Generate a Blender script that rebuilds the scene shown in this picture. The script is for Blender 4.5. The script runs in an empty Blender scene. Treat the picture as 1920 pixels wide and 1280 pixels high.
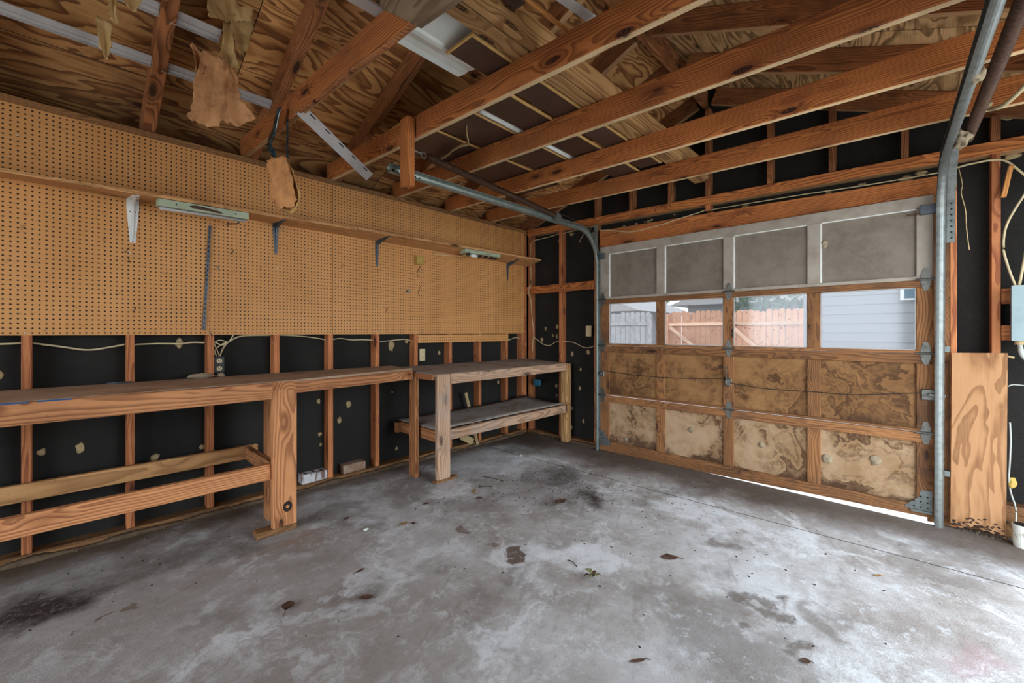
import bpy, bmesh, math, random
from mathutils import Vector, Matrix, noise
random.seed(7)
SC = bpy.context.scene
COL = SC.collection

# ------------------------------------------------------------------ camera, world, light, exposure
cam = bpy.data.cameras.new('camera'); camo = bpy.data.objects.new('camera', cam); COL.objects.link(camo)
cam.sensor_fit = 'HORIZONTAL'; cam.sensor_width = 36.0
cam.lens = 783.05 / 1920 * 36.0
cam.shift_y = -17.52 / 1920
cam.clip_start = 0.02
camo.location = (0.2569, -3.4201, 1.2288)
camo.rotation_euler = (math.pi / 2, 0, 0.7619 - math.pi / 2)
SC.camera = camo
SC.view_settings.view_transform = 'Standard'; SC.view_settings.look = 'None'
SC.view_settings.gamma = 1.0; SC.view_settings.use_curve_mapping = False
SC.view_settings.exposure = 3.2
W = bpy.data.worlds.new('overcast_sky'); SC.world = W; W.use_nodes = True
wn = W.node_tree.nodes; wl = W.node_tree.links
bg = wn['Background']
tc = wn.new('ShaderNodeTexCoord'); sp = wn.new('ShaderNodeSeparateXYZ'); rmp = wn.new('ShaderNodeValToRGB')
wl.new(tc.outputs['Generated'], sp.inputs[0]); wl.new(sp.outputs['Z'], rmp.inputs[0])
rmp.color_ramp.elements[0].color = (0.80, 0.90, 1.0, 1); rmp.color_ramp.elements[1].color = (0.74, 0.87, 1.0, 1)
wl.new(rmp.outputs[0], bg.inputs[0]); bg.inputs[1].default_value = 1.0
SC.cycles.use_denoising = True
SC.cycles.max_bounces = 10; SC.cycles.diffuse_bounces = 7; SC.cycles.transparent_max_bounces = 12
SC.cycles.sample_clamp_indirect = 6.0

def portal(name, loc, rot, sx, sy):
    l = bpy.data.lights.new(name, 'AREA'); l.shape = 'RECTANGLE'; l.size = sx; l.size_y = sy
    l.cycles.is_portal = True
    o = bpy.data.objects.new(name, l); COL.objects.link(o); o.location = loc; o.rotation_euler = rot
# daylight comes in through the open side doorway and a back opening added for soft frontal light
portal('daylight_side_door', (2.75, -4.30, 1.08), (-math.pi / 2, 0, 0), 2.4, 2.15)
portal('added_back_opening', (-2.25, -2.1, 1.1), (0, -math.pi / 2, 0), 2.2, 2.4)

# ------------------------------------------------------------------ materials
def lin(c):
    if isinstance(c, str):
        c = [int(c[i:i + 2], 16) / 255 for i in (0, 2, 4)]
        c = [x / 12.92 if x <= .04045 else ((x + .055) / 1.055) ** 2.4 for x in c]
    return (c[0], c[1], c[2], 1.0)

class Mat:
    def __init__(s, name, rough=0.8, metal=0.0, spec=0.3):
        s.m = bpy.data.materials.new(name); s.m.use_nodes = True
        s.n = s.m.node_tree.nodes; s.l = s.m.node_tree.links
        s.b = s.n['Principled BSDF']; s.b.inputs['Roughness'].default_value = rough
        s.b.inputs['Metallic'].default_value = metal
        s.b.inputs['Specular IOR Level'].default_value = spec
        s.tc = s.n.new('ShaderNodeTexCoord')
    def _set(s, sock, v):
        if hasattr(v, 'is_linked') or hasattr(v, 'links'): s.l.new(v, sock)
        elif isinstance(v, (tuple, list)):
            sock.default_value = v if len(v) == len(sock.default_value) else tuple(v)[:len(sock.default_value)]
        else: sock.default_value = v
    def coords(s, rnd=True, scale=(1, 1, 1)):
        v = s.tc.outputs['Object']
        if rnd:
            oi = s.n.new('ShaderNodeObjectInfo')
            k = s.vm('SCALE', oi.outputs['Random'], sc=1.0)
            cx = s.n.new('ShaderNodeCombineXYZ')
            s.l.new(s.math('MULTIPLY', oi.outputs['Random'], 37.0), cx.inputs[0])
            s.l.new(s.math('MULTIPLY', s.math('FRACT', s.math('MULTIPLY', oi.outputs['Random'], 17.3)), 11.0), cx.inputs[1])
            s.l.new(s.math('MULTIPLY', s.math('FRACT', s.math('MULTIPLY', oi.outputs['Random'], 91.7)), 7.0), cx.inputs[2])
            v = s.vm('ADD', v, cx.outputs[0])
        if scale != (1, 1, 1): v = s.vm('MULTIPLY', v, scale)
        return v
    def vm(s, op, a, b=None, sc=None):
        n = s.n.new('ShaderNodeVectorMath'); n.operation = op
        s._set(n.inputs[0], a)
        if b is not None: s._set(n.inputs[1], b)
        if sc is not None: n.inputs['Scale'].default_value = sc
        return n.outputs['Value'] if op in ('LENGTH', 'DOT_PRODUCT', 'DISTANCE') else n.outputs['Vector']
    def math(s, op, a, b=None, c=None, clamp=False):
        n = s.n.new('ShaderNodeMath'); n.operation = op; n.use_clamp = clamp
        s._set(n.inputs[0], a)
        if b is not None: s._set(n.inputs[1], b)
        if c is not None: s._set(n.inputs[2], c)
        return n.outputs[0]
    def noise(s, v, scale=5.0, detail=3.0, rough=.55, dist=0.0):
        n = s.n.new('ShaderNodeTexNoise'); s.l.new(v, n.inputs['Vector'])
        n.inputs['Scale'].default_value = scale; n.inputs['Detail'].default_value = detail
        n.inputs['Roughness'].default_value = rough; n.inputs['Distortion'].default_value = dist
        return n.outputs['Fac']
    def vor(s, v, scale=5.0, rnd=1.0):
        n = s.n.new('ShaderNodeTexVoronoi'); s.l.new(v, n.inputs['Vector'])
        n.inputs['Scale'].default_value = scale; n.inputs['Randomness'].default_value = rnd
        return n.outputs['Distance']
    def ramp(s, f, *stops):
        n = s.n.new('ShaderNodeValToRGB'); s.l.new(f, n.inputs[0])
        e = n.color_ramp.elements
        while len(e) < len(stops): e.new(.5)
        for i, (p, c) in enumerate(stops):
            e[i].position = p; e[i].color = lin(c) if not isinstance(c, (int, float)) else (c, c, c, 1)
        return n.outputs[0]
    def step(s, f, a, b):       # smooth 0..1 between a and b
        n = s.n.new('ShaderNodeMapRange'); n.interpolation_type = 'SMOOTHSTEP'
        s.l.new(f, n.inputs[0]); n.inputs[1].default_value = a; n.inputs[2].default_value = b
        return n.outputs[0]
    def mix(s, f, a, b, mode='MIX'):
        n = s.n.new('ShaderNodeMix'); n.data_type = 'RGBA'; n.blend_type = mode
        s._set(n.inputs[0], f); 
        s._set(n.inputs[6], lin(a) if isinstance(a, str) else a); s._set(n.inputs[7], lin(b) if isinstance(b, str) else b)
        return n.outputs[2]
    def xyz(s, v):
        n = s.n.new('ShaderNodeSeparateXYZ'); s.l.new(v, n.inputs[0]); return n.outputs
    def vec(s, x, y, z):
        n = s.n.new('ShaderNodeCombineXYZ')
        for i, a in enumerate((x, y, z)): s._set(n.inputs[i], a)
        return n.outputs[0]
    def color(s, c): s._set(s.b.inputs['Base Color'], lin(c) if isinstance(c, str) else c); return s
    def bump(s, h, strength=.3, dist=.01):
        n = s.n.new('ShaderNodeBump'); s.l.new(h, n.inputs['Height'])
        n.inputs['Strength'].default_value = strength; n.inputs['Distance'].default_value = dist
        s.l.new(n.outputs[0], s.b.inputs['Normal']); return s

def wood(name, light, dark, knot='20100a', freq=95.0, contrast=.8, dirt=None, dirt_amt=.5, rough=.75, warp=.15):
    """sawn softwood: growth rings about a pith off to one side, stretched fibre, knots; grain along local X"""
    m = Mat(name, rough)
    v = m.coords()
    w = m.noise(m.vm('MULTIPLY', v, (.9, 3, 3)), 1.0, 3.0)
    w2 = m.noise(m.vm('MULTIPLY', v, (.6, 2.4, 2.4)), 1.3, 3.0)
    oi = m.n.new('ShaderNodeObjectInfo')
    loc = m.xyz(m.tc.outputs['Object'])
    rr = oi.outputs['Random']
    oy = m.math('SUBTRACT', m.math('MULTIPLY', m.math('FRACT', m.math('MULTIPLY', rr, 53.1)), .14), .07)
    oz = m.math('SUBTRACT', m.math('MULTIPLY', m.math('FRACT', m.math('MULTIPLY', rr, 29.7)), .14), .07)
    # rings bend round the knots
    kd = m.vor(m.vm('MULTIPLY', v, (2.7, 8.5, 8.5)), 1.0)
    bend = m.math('MULTIPLY', m.step(kd, .42, .0), .030)
    y = m.math('ADD', m.math('ADD', loc[1], oy), m.math('MULTIPLY', m.math('SUBTRACT', w, .5), warp))
    z = m.math('ADD', m.math('ADD', loc[2], oz), m.math('MULTIPLY', m.math('SUBTRACT', w2, .5), warp))
    r = m.math('ADD', m.math('SQRT', m.math('ADD', m.math('MULTIPLY', y, y), m.math('MULTIPLY', z, z))), bend)
    ring = m.math('FRACT', m.math('MULTIPLY', r, freq))
    ringf = m.math('MULTIPLY', m.step(ring, .30, .86), m.step(ring, 1.0, .93))
    fib = m.noise(m.vm('MULTIPLY', v, (5, 210, 210)), 1.0, 3.0, .65)
    big = m.noise(m.vm('MULTIPLY', v, (1.2, 5, 5)), 1.0, 4.0, .6)
    f = m.math('ADD', m.math('MULTIPLY', ringf, contrast * .58), m.math('ADD', m.math('MULTIPLY', m.math('SUBTRACT', fib, .3), .55), m.math('MULTIPLY', m.math('SUBTRACT', big, .5), .75)))
    c = m.ramp(f, (.0, light), (.75, dark))
    c = m.mix(m.math('MULTIPLY', m.step(kd, .34, .15), .5), c, dark)
    kn = m.mix(m.step(m.noise(v, 90.0, 2.0), .4, .7), knot, dark)
    c = m.mix(m.step(kd, .15, .105), c, kn)
    d = m.noise(v, 3.0, 6.0, .68)
    c = m.mix(m.math('MULTIPLY', m.step(d, .44, .70), dirt_amt if dirt else .25), c, dirt or dark)
    sp_ = m.noise(m.vm('MULTIPLY', v, (60, 140, 140)), 1.0, 3.0, .7)
    c = m.mix(m.math('MULTIPLY', m.step(sp_, .66, .74), .5), c, knot)
    tint = m.math('ADD', m.math('MULTIPLY', rr, .35), .82)
    c = m.mix(1.0, c, m.vec(tint, tint, tint), 'MULTIPLY')
    m.color(c); m.bump(m.math('ADD', m.math('MULTIPLY', ringf, .5), fib), .4, .002)
    return m.m

def plywood(name, light, mid, dark, sx=.75, sy=2.7, n=17.0, stain=None, stain_amt=.6, sheets=False, knots=True):
    """rotary-cut veneer: thin dark contour lines of a stretched height field; optional 8 x 4 ft sheets, each cut differently"""
    m = Mat(name, .8)
    v = m.coords(not sheets)
    tint = None
    if sheets:
        x, y, z = m.xyz(v)
        cy = m.math('FLOOR', m.math('DIVIDE', m.math('ADD', y, .61), 1.2192)); cx = m.math('FLOOR', m.math('DIVIDE', m.math('ADD', x, m.math('MULTIPLY', cy, 1.2192)), 2.4384))
        idn = m.n.new('ShaderNodeTexWhiteNoise'); idn.noise_dimensions = '2D'; m.l.new(m.vec(cx, cy, 0.0), idn.inputs['Vector'])
        v = m.vm('ADD', v, m.vm('SCALE', idn.outputs['Color'], sc=31.0))
        tint = m.math('ADD', m.math('MULTIPLY', idn.outputs['Value'], .55), .70)
        ex = m.math('ABSOLUTE', m.math('SUBTRACT', m.math('FRACT', m.math('DIVIDE', m.math('ADD', x, m.math('MULTIPLY', cy, 1.2192)), 2.4384)), .5))
        ey = m.math('ABSOLUTE', m.math('SUBTRACT', m.math('FRACT', m.math('DIVIDE', m.math('ADD', y, .61), 1.2192)), .5))
        seam = m.math('MAXIMUM', m.step(ex, .4988, .4994), m.step(ey, .4975, .4988))
    a = m.noise(m.vm('MULTIPLY', v, (sx, sy, 1)), 1.0, 3.5, .5, .5)
    lines = m.math('FRACT', m.math('MULTIPLY', a, n))
    lf = m.math('MULTIPLY', m.step(lines, .30, .85), m.step(lines, 1.0, .94))
    fib = m.noise(m.vm('MULTIPLY', v, (4, 130, 20)), 1.0, 3.0, .65)
    big = m.noise(v, 1.3, 5.0, .65); med = m.noise(m.vm('MULTIPLY', v, (3, 9, 3)), 1.0, 5.0, .7)
    c = m.ramp(m.math('ADD', m.math('MULTIPLY', lf, .55), m.math('ADD', m.math('MULTIPLY', m.math('SUBTRACT', fib, .3), .6), m.math('MULTIPLY', m.math('SUBTRACT', med, .5), .6))), (.0, light), (.42, mid), (.85, dark))
    c = m.mix(m.math('MULTIPLY', m.step(big, .45, .72), .5), c, dark)
    kd = m.vor(m.vm('MULTIPLY', v, (2.2, 4.4, 1)), 1.0)
    if knots:
        c = m.mix(m.step(kd, .085, .055), c, '180d08')
        c = m.mix(m.math('MULTIPLY', m.step(kd, .2, .08), .5), c, dark)
    if stain:
        s = m.noise(v, 2.2, 6.0, .7)
        c = m.mix(m.math('MULTIPLY', m.step(s, .54, .68), stain_amt), c, stain)
    if tint is not None:
        c = m.mix(1.0, c, m.vec(tint, tint, tint), 'MULTIPLY'); c = m.mix(seam, c, '120b07')
    m.color(c); m.bump(m.math('ADD', lf, fib), .3, .002)
    return m.m

M = {}
M['joist'] = wood('joist_wood', 'c67a40', '673217', dirt='5a3423', dirt_amt=.35)
M['rafter'] = wood('rafter_wood', 'a86c42', '583219', dirt='4a2e1d', dirt_amt=.45)
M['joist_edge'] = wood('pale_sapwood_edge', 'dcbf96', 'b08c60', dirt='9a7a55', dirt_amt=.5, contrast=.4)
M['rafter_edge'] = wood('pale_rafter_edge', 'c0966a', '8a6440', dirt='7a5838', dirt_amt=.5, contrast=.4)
M['stud'] = wood('stud_wood', 'c9804f', '85472a', freq=80, warp=.09)
M['plate'] = wood('plate_wood', '94683f', '5a3a20', dirt='5d4a36', dirt_amt=.6)
M['bench'] = wood('bench_wood', 'cb8b5a', '7a4729', freq=75, warp=.09)
M['bench_grey'] = wood('weathered_bench_wood', 'bf9a7c', '7d5c44', freq=60, dirt='9a8c80', dirt_amt=.6)
M['shelf'] = wood('shelf_wood', 'd09b66', '93663c', freq=55)
M['plank'] = wood('plank_wood', 'b98f5e', '78522d', freq=45)
M['doorwood'] = wood('door_frame_wood', '9c6a40', '5c3a22', dirt='4a3326', dirt_amt=.6)
M['stick'] = wood('pale_stick_wood', 'c9b083', '93784f')
M['darkstick'] = wood('orange_stick_wood', 'd09050', '9a5d2e')
M['roof'] = plywood('roof_plywood', 'cf9c62', 'a56f3f', '583620', stain='3b2618', stain_amt=.5, sheets=True)
M['roof_far'] = plywood('roof_plywood_pale', 'd0a878', 'a07c50', '5c4026', stain='3a2c1c', stain_amt=.5, sheets=True)
M['panelply'] = plywood('plywood_panel', 'b4855c', 'a3754e', '7d5434', sx=1.3, sy=4.5, n=8, knots=False)
M['gusset'] = plywood('grey_plywood', '8f7a63', '7a644e', '5f4c3a')

def simple(name, c, rough=.6, metal=0, var=None, vs=6.0, lo=.4, hi=.7, amt=.6, bump=0, spec=.3):
    m = Mat(name, rough, metal, spec)
    if var:
        v = m.coords(); d = m.noise(v, vs, 5.0, .62)
        m.color(m.mix(m.math('MULTIPLY', m.step(d, lo, hi), amt), c, var))
        if bump: m.bump(d, bump, .004)
    else: m.color(c)
    return m.m
M['benchtop'] = simple('dusty_bench_board', 'aa9078', .9, var='87694c', vs=4, amt=.8, bump=.2)
M['shelfgrey'] = simple('dusty_grey_board', '9c9188', .9, var='7d6b5b', vs=5, amt=.8, bump=.2)
M['galv'] = simple('galvanized_steel', '7f827e', .45, .7, var='5f605b', vs=30, amt=.6)
M['track'] = simple('green_grey_galvanized_steel', '9aa19a', .42, .7, var='727a72', vs=24, amt=.6)
M['hinge'] = simple('zinc_hinge_steel', '75726b', .45, .8, var='4b4944', vs=40, amt=.7)
M['rust'] = simple('rusty_spring_steel', '604739', .6, .4, var='3a281f', vs=60, amt=.7)
M['white_metal'] = simple('white_painted_metal', 'e2e0da', .4, 0, var='aab0a6', vs=10, amt=.5)
M['alu'] = simple('bare_aluminium_sheet', 'dde1da', .4, .0, var='c0c6be', vs=9, amt=.5)
M['vinyl'] = simple('white_vinyl', 'b4aeaa', .5, 0, var='938d88', vs=8, amt=.5)
M['mint'] = simple('mint_enamel', 'a9b296', .5, 0, var='8f8a70', vs=12, lo=.5, hi=.65, amt=.8)
M['steelblue'] = simple('blue_grey_steel', '5a6066', .45, .4, var='44484c', vs=20, amt=.5)
M['black'] = simple('black_plastic', '2a2624', .5)
M['darkhole'] = simple('dark_recess', '14100e', .9)
M['ivory'] = simple('ivory_plastic', 'c9b78f', .5)
M['cable'] = simple('cream_cable_sheath', 'c6b48e', .6, var='a8946c', vs=20, amt=.5)
M['greycable'] = simple('pale_grey_cable', 'a9aaa2', .6)
M['kraft'] = simple('brown_kraft_paper', 'cc9566', .85, var='8a5a38', vs=11, amt=.75, bump=.9)
M['tan'] = simple('tan_kraft_paper', 'c9a56f', .85, var='957546', vs=8, amt=.75, bump=.9)
M['pulp'] = simple('orange_brown_paper', 'd4965f', .85, var='a06a40', vs=12, amt=.75, bump=.9)
M['tape'] = simple('dark_blue_plastic_strip', '1b2a30', .15, 0, var='33505a', vs=50, lo=.5, hi=.6, amt=.8, spec=.7)
M['hardboard'] = simple('dark_brown_hardboard', '4a3a33', .32, 0, var='35271f', vs=4, amt=.7, spec=.5)
M['paleedge'] = simple('pale_wood_edge', 'd0a868', .8, var='b08850', vs=20, amt=.5)
M['dab'] = simple('mortar_lump', 'ac9670', .95, var='8c7650', vs=40, amt=.7, bump=.8)
M['mud'] = simple('dried_mud_nest', '9a8970', .95, var='786751', vs=40, amt=.7, bump=.8)
M['foam'] = simple('yellow_foam', 'b99a50', .95, var='957838', vs=40, amt=.6, bump=.6)
M['brick_red'] = simple('worn_brown_brick', '8a6a55', .95, var='a89684', vs=14, amt=.8, bump=.6)
def brick_white():
    m = Mat('white_painted_brick', .85)
    v = m.coords(False); d = m.noise(m.vm('MULTIPLY', v, (22, 22, 5)), 1.0, 4.0, .6); e = m.noise(v, 30.0, 4.0)
    c = m.mix(m.step(d, .52, .62), 'c6c2c0', '6d5048'); c = m.mix(m.math('MULTIPLY', m.step(e, .5, .7), .5), c, '8f857f')
    m.color(c); m.bump(e, .5, .004); return m.m
M['brick_white'] = brick_white()
M['leaf'] = simple('dry_brown_leaf', '5b4032', .8, var='3c2a22', vs=30, amt=.7)
M['leafgreen'] = simple('dry_olive_leaf', '6d6a42', .8, var='4a4a2c', vs=30, amt=.7)
M['leaftan'] = simple('dry_tan_leaf', 'a07c4c', .8, var='7a5a36', vs=30, amt=.7)
M['dirt'] = simple('crumbly_brown_dirt', '6d5a46', .95, var='4d3e30', vs=30, amt=.8, bump=.8)
M['paperwhite'] = simple('white_scrap', 'd8d6d0', .8)
M['debris'] = simple('dark_floor_grit', '2c221d', .95)
M['mount_blue'] = simple('blue_plastic_box', '2e6a80', .5)
M['boxgrey'] = simple('grey_painted_steel_box', '8c9a9b', .5, .1, var='7c8a8b', vs=10, amt=.5)
M['cup'] = simple('chipped_white_paint', 'd5d2c6', .6, var='9a8f7c', vs=25, lo=.55, hi=.65, amt=.8)
M['bulb'] = simple('white_glass_bulb', 'e8e6e0', .25)
M['bluepaint'] = simple('blue_paint_smear', '2c4a78', .6)
M['gold'] = simple('yellow_plastic_box', 'b8954e', .6, var='94743a', vs=12, amt=.5)
M['screw'] = simple('white_screw_head', 'd8d4c8', .5)

def sheathing():
    m = Mat('black_felt_sheathing', .93, 0, .2)
    v = m.coords(False)
    g = m.noise(v, 260.0, 2.0, .7); b = m.noise(v, 2.0, 4.0, .6); s = m.noise(v, 40.0, 5.0, .7)
    c = m.ramp(m.math('ADD', m.math('MULTIPLY', g, .6), m.math('MULTIPLY', b, .4)), (.3, '151413'), (.75, '36332f'))
    c = m.mix(m.step(s, .74, .80), c, '8b8b85')
    m.color(c); m.bump(g, .35, .003); return m.m
M['felt'] = sheathing()

def pegboard():
    m = Mat('tan_pegboard', .62, 0, .35)
    v = m.coords(False)
    x, y, z = m.xyz(v)
    px = m.math('SUBTRACT', m.math('FRACT', m.math('ADD', m.math('DIVIDE', x, .0254), .5)), .5)
    pz = m.math('SUBTRACT', m.math('FRACT', m.math('DIVIDE', z, .0254)), .5)
    d = m.math('SQRT', m.math('ADD', m.math('MULTIPLY', px, px), m.math('MULTIPLY', pz, pz)))
    hole = m.step(d, .20, .15)
    b = m.noise(v, 1.6, 4.0, .6); s = m.noise(v, 22.0, 5.0, .7); st = m.noise(m.vm('MULTIPLY', v, (6, 1, .5)), 1.0, 3.0)
    c = m.ramp(m.math('ADD', m.math('MULTIPLY', b, .7), m.math('MULTIPLY', st, .35)), (.3, 'd69a5e'), (.75, 'bb8146'))
    c = m.mix(m.math('MULTIPLY', m.step(s, .56, .70), .5), c, '7d5630')
    sp_ = m.noise(v, 9.0, 6.0, .75)
    c = m.mix(m.math('MULTIPLY', m.step(sp_, .66, .74), .6), c, '5d4026')
    c = m.mix(hole, c, '1c110a')
    m.color(c); m.bump(m.math('SUBTRACT', 1.0, hole), .6, .004); return m.m
M['peg'] = pegboard()

def concrete():
    m = Mat('stained_concrete', .86, 0, .12)
    v = m.coords(False)
    x, y, z = m.xyz(v)
    n1 = m.noise(v, .9, 6.0, .62, .4); n2 = m.noise(v, 3.2, 6.0, .65, .3); n3 = m.noise(v, 26.0, 5.0, .7); n4 = m.noise(v, 110.0, 3.0, .7)
    wv = m.vm('ADD', v, m.vm('SCALE', m.vm('SUBTRACT', m.vec(m.noise(v, 2.6, 5.0), m.noise(m.vm('ADD', v, (9, 4, 2)), 2.6, 5.0), 0.0), (.5, .5, 0)), sc=.9))
    f = m.math('ADD', m.math('MULTIPLY', n1, .55), m.math('ADD', m.math('MULTIPLY', n2, .35), m.math('MULTIPLY', n3, .16)))
    c = m.ramp(f, (.32, '6b635c'), (.45, '948b84'), (.56, 'b3aeaa'), (.70, 'd0cfcf'))
    # pale lime bloom
    c = m.mix(m.math('MULTIPLY', m.step(m.noise(wv, 1.7, 6.0, .7), .50, .62), .75), c, 'dadada')
    # grey damp patches
    c = m.mix(m.math('MULTIPLY', m.step(m.noise(m.vm('ADD', v, (3.3, 7.7, 0)), 1.35, 5.0, .6), .53, .64), .6), c, '726a64')
    n5 = m.noise(m.vm('MULTIPLY', m.vm('ADD', v, (2, 8, 0)), (1, 1, 1)), 9.0, 6.0, .78)
    c = m.mix(m.math('MULTIPLY', m.step(n5, .52, .66), .45), c, '8d8580')
    c = m.mix(m.math('MULTIPLY', m.step(n5, .47, .36), .45), c, 'd6d6d8')
    sc = m.noise(m.vm('MULTIPLY', m.vm('ADD', m.vec(m.math('ADD', x, m.math('MULTIPLY', y, .5)), m.math('SUBTRACT', y, m.math('MULTIPLY', x, .5)), 0.0), (0, 0, 0)), (2.0, 16.0, 1.0)), 1.0, 5.0, .7)
    c = m.mix(m.math('MULTIPLY', m.step(sc, .56, .68), .35), c, '7d746d')
    gm = m.math('ADD', m.math('MULTIPLY', m.math('SUBTRACT', 1.5, x), .16), m.math('ADD', m.math('MULTIPLY', n2, .9), m.math('MULTIPLY', m.math('SUBTRACT', n3, .5), .25)))  # browner toward the left: the dimmer light there put into the floor colour
    c = m.mix(m.math('MULTIPLY', m.step(gm, .40, .72), .62), c, '75665a')
    def spot(col, cx, cy, rx, ry, amt, hard=.5, ang=0.0):
        nonlocal c
        d = m.vm('SUBTRACT', wv, (cx, cy, 0)); ca, sa = math.cos(ang), math.sin(ang)
        dx = m.vm('DOT_PRODUCT', d, (ca / rx, sa / rx, 0)); dy = m.vm('DOT_PRODUCT', d, (-sa / ry, ca / ry, 0))
        q = m.math('SQRT', m.math('ADD', m.math('MULTIPLY', dx, dx), m.math('MULTIPLY', dy, dy)))
        k = m.math('MULTIPLY', m.step(q, 1.0, hard), amt)
        k = m.math('MULTIPLY', k, m.step(m.noise(v, 30.0, 5.0, .75), .22, .50))
        c = m.mix(k, c, col)
    spot('2e2521', 2.90, -1.74, .20, .30, .95, .1); spot('3a302a', 3.12, -1.32, .55, .42, .8, .0); spot('5a4c42', 2.5, -1.15, .8, .4, .5, .0); spot('5a4736', 3.75, -.35, .6, .45, .85, .2)
    spot('4a3d36', 2.75, -1.55, .55, .40, .45, .0)
    spot('5c4638', 1.975, -1.79, .10, .085, .9, .7); spot('6a5446', 1.93, -1.53, .06, .04, .7, .5)
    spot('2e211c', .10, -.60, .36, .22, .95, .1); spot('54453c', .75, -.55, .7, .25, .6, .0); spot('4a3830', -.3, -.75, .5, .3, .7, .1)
    spot('6a5d54', 2.95, -2.62, .16, .10, .7, .2); spot('6f655d', 2.40, -3.05, .18, .10, .6, .3)
    spot('6d5a4b', .46, -1.0, .05, .03, .8, .5); spot('6d5a4b', .37, -.98, .05, .02, .8, .5, .6)
    spot('8d6a5a', 1.20, -.78, .30, .14, .5, .1); spot('a58a8a', 2.5, -3.6, .2, .15, .5, .3)
    spot('5d5248', 2.15, -2.95, .10, .05, .7, .3); spot('5d5148', 2.44, -2.9, .08, .05, .7, .4)
    spot('e4e4e6', 2.12, -1.93, .16, .12, .6, .1)
    # brown dirt along the two walls and by the garage door sill
    e1 = m.math('ADD', y, m.math('MULTIPLY', m.math('SUBTRACT', n2, .5), .5)); e2 = m.math('ADD', x, m.math('MULTIPLY', m.math('SUBTRACT', n2, .5), .55))
    c = m.mix(m.math('MULTIPLY', m.step(e1, -.34, -.04), .85), c, '5c4836')
    c = m.mix(m.math('MULTIPLY', m.step(e2, 3.40, 3.86), .88), c, '54453a')
    c = m.mix(m.math('MULTIPLY', m.step(n4, .60, .72), .5), c, '463c35')
    c = m.mix(m.math('MULTIPLY', m.step(n3, .66, .76), .4), c, '4d433c')
    # sawn joint across the slab, parallel to the garage door
    jx = m.math('ABSOLUTE', m.math('ADD', m.math('SUBTRACT', x, 3.375), m.math('MULTIPLY', m.math('ADD', y, 2.6), .02)))
    c = m.mix(m.step(jx, .006, .002), c, '2a2522')
    m.color(c); m.bump(m.math('ADD', m.math('MULTIPLY', n3, .6), n4), .45, .005)
    m._set(m.b.inputs['Roughness'], m.math('ADD', m.math('MULTIPLY', n2, .2), .75))
    return m.m
M['concrete'] = concrete()

def door_panel(name, base, mid, stain, amt, low, tide):
    """painted or bare hardboard with water stains: tide marks, a dark soaked lower edge, mould specks (local Z is up)"""
    m = Mat(name, .75, 0, .25)
    v = m.coords()
    z = m.xyz(m.tc.outputs['Object'])[2]
    a = m.noise(v, 2.6, 6.0, .60, .4); b = m.noise(m.vm('ADD', v, (5, 3, 1)), 2.6, 5.0, .6, .3); g = m.noise(v, 110.0, 4.0, .75); h = m.noise(v, 14.0, 6.0, .7)
    c = m.mix(m.step(m.math('ADD', m.math('MULTIPLY', b, .7), m.math('MULTIPLY', h, .3)), .38, .62), base, mid)
    c = m.mix(m.math('MULTIPLY', m.step(h, .48, .66), .35), c, mid)
    for lv, wd, k in ((.50, .012, .9), (.57, .009, .7), (.43, .008, .55)):
        t_ = m.math('SUBTRACT', a, lv)
        edge = m.math('MULTIPLY', m.step(t_, -wd, 0.0), m.step(t_, wd * 5, 0.0))     # sharp outer rim fading inward
        c = m.mix(m.math('MULTIPLY', m.math('MULTIPLY', edge, m.step(b, .44, .56)), tide * k), c, stain)
    s = m.math('SUBTRACT', m.math('ADD', m.math('MULTIPLY', a, .60), m.math('MULTIPLY', h, .12)), m.math('MULTIPLY', z, low))
    c = m.mix(m.math('MULTIPLY', m.step(s, .50, .60), amt), c, stain)
    c = m.mix(m.math('MULTIPLY', m.step(s, .62, .72), amt * .8), c, '23150d')
    c = m.mix(m.math('MULTIPLY', m.step(g, .60, .72), .5), c, stain)
    m.color(c); m.bump(g, .25, .003); return m.m
M['panel_grey'] = door_panel('grey_painted_hardboard', '85796c', '766a5d', '4a3e34', .35, .30, .2)
M['panel_mid'] = door_panel('water_stained_hardboard', '9a7046', '7d5733', '351e10', .75, .85, .8)
M['panel_low'] = door_panel('pale_mottled_hardboard', 'b39474', '967450', '402513', .85, 1.05, .9)
M['doorgrey'] = simple('grey_painted_door_wood', 'a39789', .7, var='7f7062', vs=7, amt=.6)

def pane():
    m = Mat('dirty_window_glass', .15)
    n, l = m.n, m.l
    out = n['Material Output']
    t = n.new('ShaderNodeBsdfTransparent'); t.inputs[0].default_value = (.52, .52, .53, 1)
    d = n.new('ShaderNodeBsdfTranslucent'); d.inputs[0].default_value = (.62, .62, .64, 1)
    g = n.new('ShaderNodeBsdfGlossy'); g.inputs[0].default_value = (.8, .8, .8, 1); g.inputs['Roughness'].default_value = .08
    v = m.coords(False)
    k = m.math('ADD', m.math('MULTIPLY', m.noise(v, 6.0, 5.0, .65), .04), .0)
    mx = n.new('ShaderNodeMixShader'); l.new(k, mx.inputs[0]); l.new(t.outputs[0], mx.inputs[1]); l.new(d.outputs[0], mx.inputs[2])
    m2 = n.new('ShaderNodeMixShader'); m2.inputs[0].default_value = .04; l.new(mx.outputs[0], m2.inputs[1]); l.new(g.outputs[0], m2.inputs[2])
    l.new(m2.outputs[0], out.inputs[0]); return m.m
M['pane'] = pane()
M['fencebrown'] = wood('orange_fence_wood', 'e6b28c', 'c08262', freq=40)
M['fencerail'] = wood('pale_fence_rail', 'f4cfae', 'd8a684', freq=40)
M['fencegrey'] = simple('weathered_grey_fence', 'aaa6a2', .9, var='7d7874', vs=8, amt=.6)
M['siding'] = simple('white_house_siding', '8a8886', .8)
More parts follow.
